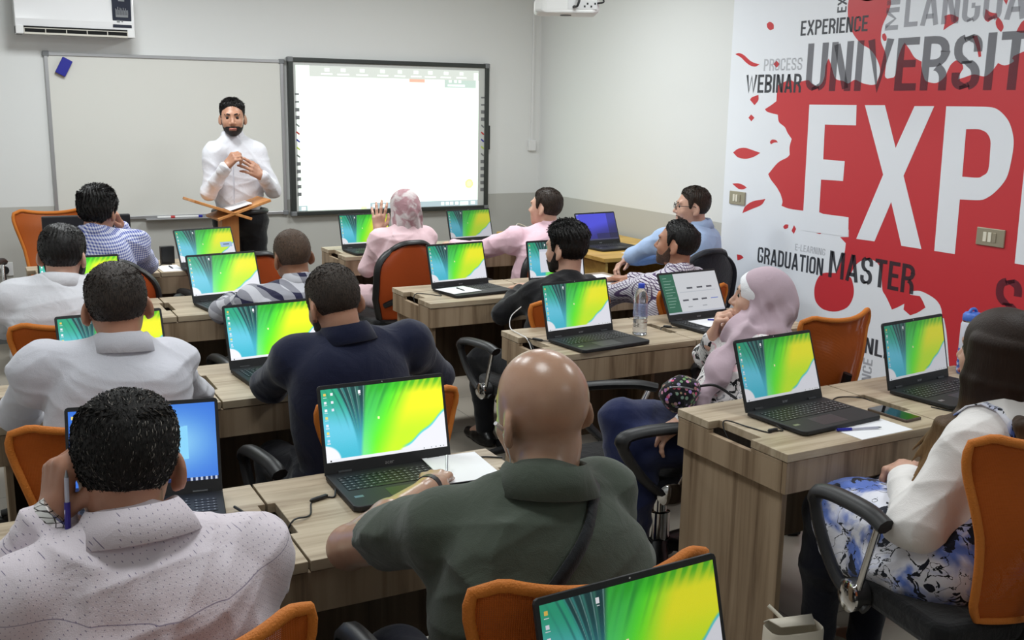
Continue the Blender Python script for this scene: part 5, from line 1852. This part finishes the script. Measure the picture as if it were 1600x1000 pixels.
# long hair: many tapering locks over a smooth cap
F = Field()
L = lambda x, y, z: H + R @ (npv(x, y, z) * .95)
F.el(L(0, -.014, .036), npv(.091, .107, .097), R, .02)
F.el(L(0, -.022, -.03), npv(.088, .096, .11), R, .03)
rs = np.random.RandomState(5)
for i in range(110):
    a = rad(-112 + 224 * i / 109)
    x0, y0 = math.sin(a) * .070, -math.cos(a) * .082 - .008
    if abs(a) > 1.5: y0 = min(y0, .035)
    ln = rs.uniform(.34, .44) * (1 if abs(a) < 1.6 else .92)
    j = rs.normal(0, .006, 6)
    side = math.sin(a)
    q = [L(x0 * .55, y0 * .45 - .005, .115 - .03 * abs(side)), L(x0 * 1.12, y0 * 1.12, .045), L(x0 * 1.22 + j[0], y0 * 1.15 + j[1], -.06), L(x0 * 1.28 + j[2], y0 * 1.12 + j[3], -.16)]
    if side < -.80:
        e = npv(2.240 + j[4] * 1.5, 1.775 + j[5] * 2, .91); e2 = npv(2.22 + rs.normal(0, .022), 1.81 + rs.normal(0, .025), .80 + rs.uniform(-.09, .08))
    elif side < -.30:
        e = npv(2.262 - .06 * (side + .5) + j[4], 1.56 + j[5], .965); e2 = npv(2.25 - .10 * (side + .5) + j[2] * 2, 1.515 + j[3], .80 + rs.uniform(-.05, .05))
    elif side > .55:
        e = npv(2.50 + j[4], 1.76 + j[5] * 2, .90); e2 = npv(2.50 + j[2] * 2, 1.83 + j[3] * 2, .75 + rs.uniform(-.03, .03))
    else:
        e = npv(2.365 + side * .20 + j[4], 1.525 + .05 * abs(side) + j[5], .93); e2 = npv(2.36 + side * .22 + j[2] * 2, 1.492 + .03 * abs(side) + j[3], .76 - .10 * (1 - abs(side)) + rs.uniform(-.03, .03))
    F.chain(q + [e, e2], [.016, .019, .018, .016, .012, .0025], .012)
F.el(L(0, .12, -.02), npv(.050, .075, .10), R, .01, 's')
F.sample(.0035, .03)
t = NT('long_brown_hair')
v, x, y, z = t.xyz()
n = t.noise(t.scaled(v, (300, 300, 9)), 1.0, 3, .3)
fz = t.n('MapRange', i0=z, i1=1.0, i2=.70).outputs[0]
t.set(Base_Color=t.mix(t.math('MULTIPLY', fz, t.math('ADD', .45, n)), rgba((40, 27, 20)), rgba((156, 120, 80))), Roughness=.5)
t.b.inputs['Specular IOR Level'].default_value = .25
t.bump(n, .5, .003)
F.mesh('hair', t.m, p['root'], org)
P8 = p

# --- row three, right
p = person('man in a black shirt with a thick black quiff and beard', (2.44, 4.19, .49), (2.555, 4.27, 1.037), (26, -2, 0), 6,
           SL=(2.385, 4.27, .825), SR=(2.70, 4.29, .83), L_=dict(W=(2.50, 4.63, .775), E=(2.30, 4.43, .715)), R_=dict(W=(2.62, 4.70, .775), E=(2.73, 4.48, .77)),
           skin_m=SK['c'], shirt=C['black'], pants=C['dark'], shoe=C['shoe'], b=1.02, fold=.005, fseed=26, nb=(2.55, 4.235, .888), hw=1.03)
add_hair(p, HB, top=.028, side=.009, seed=13, mess=.6, slen=.010, lay=1.3)
add_beard(p, BB, th=.006); add_face(p, brow=HB)
p = person('balding man in a tattersall checked shirt looking up to the left', (3.12, 4.22, .50), (3.165, 4.20, 1.042), (36, 8, 0), 14,
           SL=(2.99, 4.20, .83), SR=(3.31, 4.24, .83), L_=dict(W=(2.92, 4.68, .775), E=(2.90, 4.42, .76)), R_=dict(W=(3.25, 4.72, .775), E=(3.40, 4.48, .76)),
           skin_m=SK['b'], shirt=C['tatter'], pants=C['dark'], shoe=C['shoe'], b=1.06, fold=.006, fseed=28, collar=dict(mat=C['tatter'], h=.036, r0=.064, r1=.08), nb=(3.16, 4.175, .90))
add_hair(p, HB, top=.010, side=.008, seed=15, crown=(.015, -.055, .10, .045, .35), lift=.010)
add_beard(p, HS, th=.002); add_face(p, brow=HB)

# --- row four, right
p = person('woman in a pale pink printed headscarf and pink top raising her left hand', (2.36, 5.90, .54), (2.395, 5.97, 1.073), (2, -4, 0), 2,
           SL=(2.225, 5.94, .90), SR=(2.525, 5.94, .90), L_=dict(W=(2.285, 6.13, .925), E=(2.165, 6.02, .715), d=(.06, .05, .95), n=(.3, .9, 0), curl=(.25, .1, .1, .15, .2), spread=.2),
           R_=dict(W=(2.50, 6.4, .79), E=(2.60, 6.2, .78)), skin_m=SK['c'], shirt=C['palepink'], pants=C['palepink'], shoe=C['shoe'], b=.95, fold=.006, fseed=30, ears=False, hs=.98)
scarf(p, C['scarf2'], 33, vox=.0045)
wrist_band(p, -1, 'wristwatch', M['black_plastic'], .035, .010, .03)
p = person('man in a pink shirt turning his head towards the board', (3.20, 5.76, .52), (3.262, 5.72, 1.080), (34, 4, 2), 26,
           SL=(3.05, 5.74, .89), SR=(3.41, 5.80, .895), L_=dict(W=(2.90, 6.32, .785), E=(2.95, 6.05, .78)), R_=dict(W=(3.3, 6.35, .785), E=(3.48, 6.08, .78)),
           skin_m=SK['c'], shirt=C['pink'], pants=C['dark'], shoe=C['shoe'], b=1.24, d=1.15, arm_r=1.22, fold=.006, fseed=34, collar=dict(mat=C['pink'], h=.034, r0=.066, r1=.08), cuff=C['pink'])
add_hair(p, HD, top=.012, side=.007, seed=17); add_face(p, brow=HD)
p = person('man with glasses in a light blue shirt with folded arms by the right wall', (3.98, 5.12, .52), (3.945, 5.10, 1.120), (62, 2, 0), 40,
           SL=(3.76, 5.12, .93), SR=(4.06, 5.20, .94), L_=dict(W=(3.92, 5.42, .80), E=(3.695, 5.36, .80), d=(.8, -.2, -.2)), R_=dict(W=(3.74, 5.47, .76), E=(4.02, 5.50, .76), d=(-.9, -.1, -.35), n=(0, -.4, -.8), curl=(.3, .4, .4, .4, .4)),
           skin_m=SK['c'], shirt=C['sky'], pants=C['paleblue'], shoe=C['shoe'], b=1.15, d=1.1, belly=1.15, fold=.006, fseed=36, hw=1.05, collar=dict(mat=C['sky'], h=.036, r0=.07, r1=.084), cuff=C['sky'])
add_hair(p, HD, top=.014, side=.005, seed=19); add_beard(p, HS, th=.001, ymin=.05); add_face(p, brow=HD)
H, R, org = p['H'], p['R'], p['org']
b = MB()
for q in (-1, 1):
    b.tube([tuple(H + R @ npv(q * .031 + .025 * math.cos(a), .106, .004 + .019 * math.sin(a)) - org) for a in np.linspace(0, 6.283, 17)[:-1]], .0016, 6, closed=True)
    b.tube([tuple(H + R @ npv(*e) - org) for e in ((q * .056, .106, .008), (q * .079, .08, .010), (q * .086, .0, .012), (q * .087, -.02, -.004))], .0018, 6)
b.tube([tuple(H + R @ npv(*e) - org) for e in ((-.007, .107, .008), (0, .112, .011), (.007, .107, .008))], .0016, 6)
b.build('glasses', M['black_plastic'], p['root'], smooth=60)

# --- teacher
p = person('bearded man standing before the whiteboard gesturing with both hands', (1.64, 7.06, .93), (1.60, 7.0, 1.606), (166, -2, 1), 165,
           SL=(1.762, 7.02, 1.378), SR=(1.458, 6.98, 1.374), L_=dict(W=(1.735, 6.80, 1.232), E=(1.845, 6.97, 1.12), d=(-.72, -.2, .52), n=(-.3, .85, -.2), curl=(.3, .2, .2, .25, .3), spread=.16),
           R_=dict(W=(1.487, 6.76, 1.295), E=(1.415, 6.95, 1.12), d=(.52, -.25, .75), n=(.6, .5, -.5), curl=(.5, .75, .8, .8, .8)), knees=[(1.73, 7.03, .49), (1.55, 7.03, .49)], ankles=[(1.75, 7.10, .09), (1.53, 7.10, .09)],
           skin_m=SK['a'], shirt=C['white2'], pants=C['black'], shoe=C['shoe'], b=.95, arm_r=.94, fold=.006, fseed=40, stand=True, vox=.0045, collar=dict(mat=C['white2'], h=.03, r0=.062, r1=.076, gap=34), cuff=C['white2'], nb=(1.605, 7.035, 1.475), belly=.9, tuck=.985)
add_hair(p, HB, top=.013, side=.003, seed=23, mess=.8, slen=.009, lay=1.2); add_beard(p, BB, th=.003); add_face(p, brow=HB, lips=M['lips'])
wrist_band(p, -1, 'wristwatch', M['black_plastic'], .034, .013, .02)
org = p['org']
pts = []
for z in np.linspace(1.38, .98, 16):
    h = p['shirt'].hit(npv(1.555, 6.55, z), (.06, 1, 0), .8)
    if h is not None: pts.append(tuple(h - npv(0, .001, 0) - org))
if len(pts) > 3: MB().tube(pts, .0035, 6).build('shirt_placket', fab('placket_edge', (196, 198, 208)), p['root'], smooth=60)
bl = [tuple(npv(1.64 + .175 * math.sin(a), 7.06 - .135 * math.cos(a), .985) - org) for a in np.linspace(0, 6.283, 33)[:-1]]
MB().tube(bl, .017, 8, closed=True).build('belt', M['black_plastic'], p['root'], smooth=60)


# ---------------------------------------------------------------- small things on and around the desks
TOP = .7502


def paper(x0, y0, x1, y1, z, label, yaw=0.0, group='loose sheets of paper'):
    r = empty('paper_sheet', ((x0 + x1) / 2, (y0 + y1) / 2, z), rad(yaw), label, 'paper', group)
    w, h = (x1 - x0) / 2, (y1 - y0) / 2
    MB().box(-w, w, -h, h, 0, .0015).build('sheet', M['paper'], r)
    return r


def pen(a, b, label, cap=True, body=None, capm=None):
    a, b = npv(*a), npv(*b)
    r = empty('pen', tuple((a + b) / 2), 0, label, 'pen', 'ballpoint pens')
    o = (a + b) / 2
    d = unit(b - a)
    MB().tube([tuple(a - o), tuple(b - d * .012 - o)], .0036, 8).build('barrel', body or M['clear_pen'], r, smooth=40)
    MB().tube([tuple(b - d * .012 - o), tuple(b - o)], .003, 8, rr=[.0034, .0008]).build('tip', M['silver'], r, smooth=40)
    if cap: MB().tube([tuple(a - d * .004 - o), tuple(a + d * .045 - o)], .0048, 8).build('cap', capm or M['blue_ink'], r, smooth=40)
    return r


paper(2.322, 2.13, 2.545, 2.262, TOP, 'white paper sheet at the front edge of the right foreground desk', 2)
pen((2.318, 2.218, TOP + .0065), (2.462, 2.180, TOP + .0065), 'blue capped pen lying across the paper on the right foreground desk')
paper(1.035, 2.27, 1.19, 2.475, .7705, 'white paper on the corner of the bright laptop under the hand of the bald man', -4)
pen((1.075, 2.385, .805), (1.045, 2.32, .7745), 'grey pen standing in the hand of the bald man', cap=False, body=M['silver'])
paper(2.145, 4.735, 2.325, 4.90, .7692, 'small white paper lying on a laptop keyboard in the third right row', 12)
pen((2.245, 4.86, .7725), (2.250, 4.77, .7725), 'dark pen on the small paper on the laptop keyboard', cap=False, body=M['black_plastic'])
paper(2.86, 3.55, 3.03, 3.69, .7692, 'white paper lying on the laptop with the green menu', 4)
pen((2.955, 3.66, .7725), (3.02, 3.62, .7725), 'blue pen on the paper of the laptop with the green menu')
paper(.965, 6.105, 1.085, 6.335, TOP, 'white paper with a pen on the front left desk', 2)
pen((1.03, 6.28, TOP + .0055), (1.035, 6.18, TOP + .0055), 'dark pen on the paper on the front left desk', cap=False, body=M['black_plastic'])
paper(3.03, 4.76, 3.30, 5.06, TOP, 'white printed sheet beside the clear bottle in the third right row', 6)
pen((3.16, 4.86, TOP + .0055), (3.27, 4.80, TOP + .0055), 'blue pen on the printed sheet in the third right row')
paper(3.90, 5.66, 4.12, 5.80, TOP, 'white paper on the near edge of the yellow desk', 8)
paper(2.72, 6.33, 2.92, 6.50, TOP, 'white paper on the desk under the dim green laptop', 4)
# pen held by the man in the dotted shirt
pen((.101, 1.690, 1.045), (.106, 1.705, 1.140), 'blue capped pen held upright by the man in the dotted shirt', capm=pmat('violet_blue_cap', (52, 40, 140), .3))

ph = empty('smartphone', (2.617, 2.272, TOP), rad(4), 'black smartphone lying on the right foreground desk', 'phone')
b = MB(); b.prism([(-.034, -.078), (.034, -.078), (.038, -.074), (.038, .074), (.034, .078), (-.034, .078), (-.038, .074), (-.038, -.074)], 0, .009)
b.build('case', pmat('bronze_phone_case', (92, 78, 72), .35, .3), ph, .002)
MB().box(-.0345, .0345, -.0735, .0735, .0088, .0094).build('phone_screen', pmat('black_glass', (8, 8, 10), .06), ph, .0002)

bt = empty('water_bottle', (2.545, 3.615, TOP), 0, 'clear plastic water bottle with a blue cap on the second right desk', 'bottle')
t = NT('clear_bottle_plastic')
t.set(Base_Color=(.93, .95, 1, 1), Roughness=.12, IOR=1.33)
t.b.inputs['Transmission Weight'].default_value = .92
prof = [(.024, 0), (.031, .004)]
for i in range(24):
    z = .01 + i * .006
    prof.append((.0315 - (.0018 if i % 3 == 1 else 0), z))
prof += [(.0315, .160), (.029, .178), (.021, .197), (.0135, .207), (.0125, .213)]
MB().lathe(prof, 24).build('bottle_body', t.m, bt, smooth=60)
t = NT('water')
t.set(Base_Color=(.9, .95, 1, 1), Roughness=.02, IOR=1.33); t.b.inputs['Transmission Weight'].default_value = 1
MB().lathe([(.022, .004), (.029, .008), (.029, .03), (.0288, .075)], 24).build('water', t.m, bt, smooth=60)
lb = pmat('blue_print_label', (150, 170, 226), .4); lb.node_tree.nodes['Principled BSDF'].inputs['Alpha'].default_value = .3
MB().lathe([(.0322, .085), (.0322, .135)], 24).build('label', lb, bt, smooth=60)
MB().lathe([(.0145, .206), (.0145, .224), (.013, .226)], 20).build('cap', pmat('royal_blue_cap', (40, 70, 190), .35), bt, smooth=40)

th = empty('thermos_bottle', (3.30, 2.545, TOP), 0, 'blue and white tumbler with a blue lid standing by the mural', 'bottle')
MB().lathe([(.033, 0), (.036, .004), (.037, .095), (.037, .19), (.032, .202)], 28).build('body', pmat('tumbler_white', (214, 216, 228), .35), th, smooth=50)
MB().lathe([(.0335, .0), (.0366, .004), (.0376, .095), (.0376, .098)], 28).build('blue_base', M['blue_plastic'], th, smooth=50)
b = MB()
for k in range(14):
    for j in range(4):
        a = 2 * math.pi * k / 14
        b.T = Matrix.Rotation(a, 4, 'Z') @ Matrix.Translation((.0372 + .0001 * j, 0, .018 + j * .021))
        b.box(-.001, .0008, -.0045, .0045, -.0045, .0045)
b.build('printed_dots', pmat('pale_print', (190, 205, 240), .4), th)
MB().lathe([(.0325, .198), (.0325, .204), (.0325, .206)], 28).build('steel_ring', M['chrome'], th, smooth=40)
MB().lathe([(.0335, .206), (.0345, .212), (.033, .228), (.026, .236), (.012, .238)], 28).build('lid', M['blue_plastic'], th, smooth=50)
MB().tube(curve_pts([(-.022, 0, .232), (-.01, 0, .247), (.01, 0, .248), (.022, 0, .233)]), .006, 8).build('spout_cover', M['blue_plastic'], th, smooth=60)
b = MB(); b.T = Matrix.Rotation(rad(-125), 4, 'Z') @ Matrix.Translation((.0375, 0, .155))
b.tube([(0, .007 * math.cos(a), .007 * math.sin(a) + .008) for a in np.linspace(0, 6.283, 13)[:-1]], .0012, 6, closed=True)
b.tube([(0, -.009, -.014), (0, 0, -.001), (0, .009, -.014)], .0012, 6)
b.build('emblem', M['blue_plastic'], th)

mo = empty('monitor', (.60, 6.34, TOP), rad(0), 'black monitor seen from behind on the front left desk', 'monitor')
MB().box(-.235, .235, -.018, .018, .035, .315).build('panel', M['black_plastic'], mo, .006)
MB().box(-.04, .04, .0, .03, .004, .12).build('stand', M['black_plastic'], mo, .004)
MB().box(-.11, .11, -.06, .08, 0, .008).build('base', M['black_plastic'], mo, .003)
spk = empty('desktop_speaker', (1.045, 6.42, TOP), rad(4), 'small black box standing left of the laptop with the notification', 'speaker')
MB().box(-.04, .04, -.02, .02, 0, .105).build('cabinet', M['black_plastic'], spk, .004)
MB().box(-.033, .033, -.0215, -.0195, .01, .095).build('front_grille', M['laptop_deck'], spk, .001)

# podium: crossing book rest on a column
po = empty('podium', (1.505, 6.82, 0), rad(4), 'wooden podium with a crossed book rest in front of the standing teacher', 'podium')
MB().box(-.055, .055, -.05, .05, .02, .985).build('column', M['podium_wood'], po, .003)
MB().box(-.2, .2, -.17, .17, 0, .022).build('foot_plate', M['podium_wood'], po, .004)
for nm, x0, z0, x1, z1 in (('book_rest', -.25, 1.095, .115, .968), ('book_rest', .245, 1.085, -.105, .972)):
    b = MB(); L_ = math.hypot(x1 - x0, z1 - z0)
    b.T = Matrix.Translation((x0, 0, z0)) @ Matrix.Rotation(math.atan2(-(z1 - z0), x1 - x0), 4, 'Y')
    b.box(0, L_, -.14, .14, -.009, .009)
    b.build(nm, M['podium_wood'], po, .003)
pp_ = empty('paper_sheet', (1.565, 6.80, 1.047), 0, 'white paper lying on the crossed rest of the podium', 'paper', 'loose sheets of paper')
pp_.rotation_euler = (0, rad(-17), 0)
MB().box(-.075, .075, -.10, .10, .0, .002).build('sheet', M['paper'], pp_)


# cables
def cable(label, pts, r=.002, lump=None, mat=None, name='charging_cable', group='charging cables'):
    o = npv(*pts[0])
    e = empty(name, tuple(o), 0, label, 'cable', group)
    q = curve_pts([tuple(npv(*p_) - o) for p_ in pts], 8)
    MB().tube(q, r, 6).build('cord', mat or M['black_plastic'], e, smooth=60)
    if lump:
        a, b_ = npv(*lump[0]) - o, npv(*lump[1]) - o
        d = unit(b_ - a)
        MB().tube([tuple(a - d * .006), tuple(a), tuple(b_), tuple(b_ + d * .006)], .0055, 8, rr=[.002, .0055, .0055, .002]).build('ferrite_block', mat or M['black_plastic'], e, smooth=40)
    return e


Z = TOP + .0025
cable('charging cable with a black block from the bright laptop into the desk slot', [(.772, 2.40, Z + .008), (.755, 2.36, Z), (.735, 2.365, Z), (.695, 2.35, Z), (.665, 2.27, Z), (.62, 2.25, Z + .003), (.598, 2.25, .715), (.59, 2.26, .68)], .0022, ((.735, 2.365, Z + .004), (.695, 2.35, Z + .004)))
cable('thick black cable from the blue screen laptop to the desk slot', [(.512, 2.38, Z + .008), (.54, 2.31, Z + .002), (.578, 2.24, Z + .006), (.592, 2.215, .72), (.595, 2.21, .68)], .0035)
cable('black cable with a metal plug right of the bright laptop', [(1.13, 2.45, Z + .006), (1.17, 2.45, Z), (1.22, 2.47, Z), (1.27, 2.44, Z)], .0022, ((1.135, 2.45, Z + .004), (1.155, 2.452, Z + .004)), None)
cable('charging cable curling into the side slot of the right foreground desk', [(2.17, 2.33, Z + .006), (2.165, 2.295, Z), (2.14, 2.305, Z), (2.11, 2.30, Z), (2.09, 2.37, Z), (2.062, 2.44, Z + .004), (2.05, 2.435, .735), (2.055, 2.40, .69)], .0022, ((2.145, 2.303, Z + .004), (2.118, 2.303, Z + .004)))
cable('charging cable lying between the two right foreground laptops', [(2.535, 2.47, Z), (2.60, 2.50, Z), (2.66, 2.47, Z), (2.695, 2.44, .74), (2.70, 2.42, .69)], .002)
cable('charging cable running from the laptop by the tumbler to the near edge', [(2.80, 2.28, Z), (2.82, 2.22, Z), (2.86, 2.19, Z), (2.90, 2.16, Z)], .002)
cable('charging cable with a block left of the bottle laptop', [(2.105, 3.62, Z + .006), (2.07, 3.70, Z), (2.05, 3.72, Z + .002), (2.055, 3.69, .73), (2.06, 3.66, .69)], .0022, ((2.085, 3.665, Z + .004), (2.068, 3.705, Z + .004)))
cable('pale cable hanging over the orange chair back to the side slot', [(2.16, 3.99, .835), (2.10, 3.97, .80), (2.07, 3.92, .76), (2.06, 3.82, Z + .002), (2.052, 3.73, .75), (2.06, 3.69, .69)], .0022, None, M['white_plastic'])
cable('charging cable left of the laptop with the green menu', [(2.785, 3.60, Z + .006), (2.75, 3.67, Z), (2.72, 3.69, Z), (2.705, 3.68, .74), (2.705, 3.67, .69)], .0022, ((2.75, 3.67, Z + .004), (2.73, 3.688, Z + .004)))
cable('charging cable on the third right desk leading into the side slot', [(2.135, 4.86, Z + .006), (2.125, 4.79, Z), (2.09, 4.83, Z), (2.03, 4.88, Z + .003), (2.01, 4.88, .735), (2.015, 4.86, .69)], .0022)
cable('cable beside the papers on the front left desk', [(1.06, 6.36, Z), (1.01, 6.38, Z), (.985, 6.33, Z), (.955, 6.29, Z), (.951, 6.28, .735), (.951, 6.29, .69)], .003)
cable('white cable coiled on the yellow desk under the board', [(3.66, 6.75, Z), (3.66, 6.85, .80), (3.72, 6.95, .83), (3.80, 6.95, .80), (3.84, 6.9, Z)], .003, None, M['white_plastic'])
ad = empty('power_adapter', (3.84, 6.98, TOP), 0, 'black power adapter at the far end of the yellow desk', 'adapter')
MB().box(-.05, .05, -.025, .025, 0, .03).build('brick', M['black_plastic'], ad, .005)

# floral pouch with a strap, held on the lap
pc = empty('floral_pouch', (2.145, 2.80, .735), 0, 'small black flowered pouch on the lap of the woman in mauve', 'bag')
F = Field()
F.el((0, 0, 0), (.075, .055, .062), rotm(20, 0, 25), .02)
F.el((.03, 0, .015), (.055, .048, .05), rotm(20, 0, 25), .03)
F.sample(.004, .03).displace(folds(50, .004, 40)).mesh('pouch', pattern('flower_print_cloth', (20, 20, 22), pouch_print, wr=40), pc)
MB().tube(curve_pts([(-.055, -.035, .045), (-.02, -.052, .045), (.03, -.05, .03), (.07, -.035, .01)]), .0028, 6).build('zip', M['silver'], pc, smooth=60)
MB().tube(curve_pts([(.06, -.02, .03), (.12, -.05, .035), (.19, -.07, -.01), (.25, -.06, -.05)]), .005, 8).build('strap', M['black_plastic'], pc, smooth=60)

# cream tote on the floor
tb = empty('cream_bag', (2.00, 2.02, 0), rad(-12), 'cream leather bag standing open on the floor at the foot of the right desk', 'bag')
n = 24
rows = []
for z, k in ((0, .9), (.01, 1.0), (.14, 1.02), (.265, 1.0), (.27, .97), (.262, .94), (.10, .92)):
    rows.append([(.085 * k * math.copysign(abs(math.cos(2 * math.pi * j / n)) ** .5, math.cos(2 * math.pi * j / n)), .045 * k * math.copysign(abs(math.sin(2 * math.pi * j / n)) ** .5, math.sin(2 * math.pi * j / n)), z) for j in range(n + 1)])
b = MB(); b.grid(rows); b.add([rows[0][j] for j in range(n)], [tuple(range(n))[::-1]]); b.add([rows[-1][j] for j in range(n)], [tuple(range(n))])
cream = pmat('cream_leather', (222, 214, 198), .45)
b.build('bag_body', cream, tb, smooth=50)
b = MB(); b.grid([[(-.07, .045, .266), (.07, .045, .266)], [(-.07, .02, .285), (.07, .02, .285)], [(-.05, -.015, .278), (.06, -.015, .274)]])
o = b.build('flap', cream, tb, smooth=70); m_ = o.modifiers.new('thickness', 'SOLIDIFY'); m_.thickness = .004
MB().tube([(-.02, .03, .28), (-.05, .06, .31)], .006, 8).build('handle_tab', cream, tb, smooth=60)
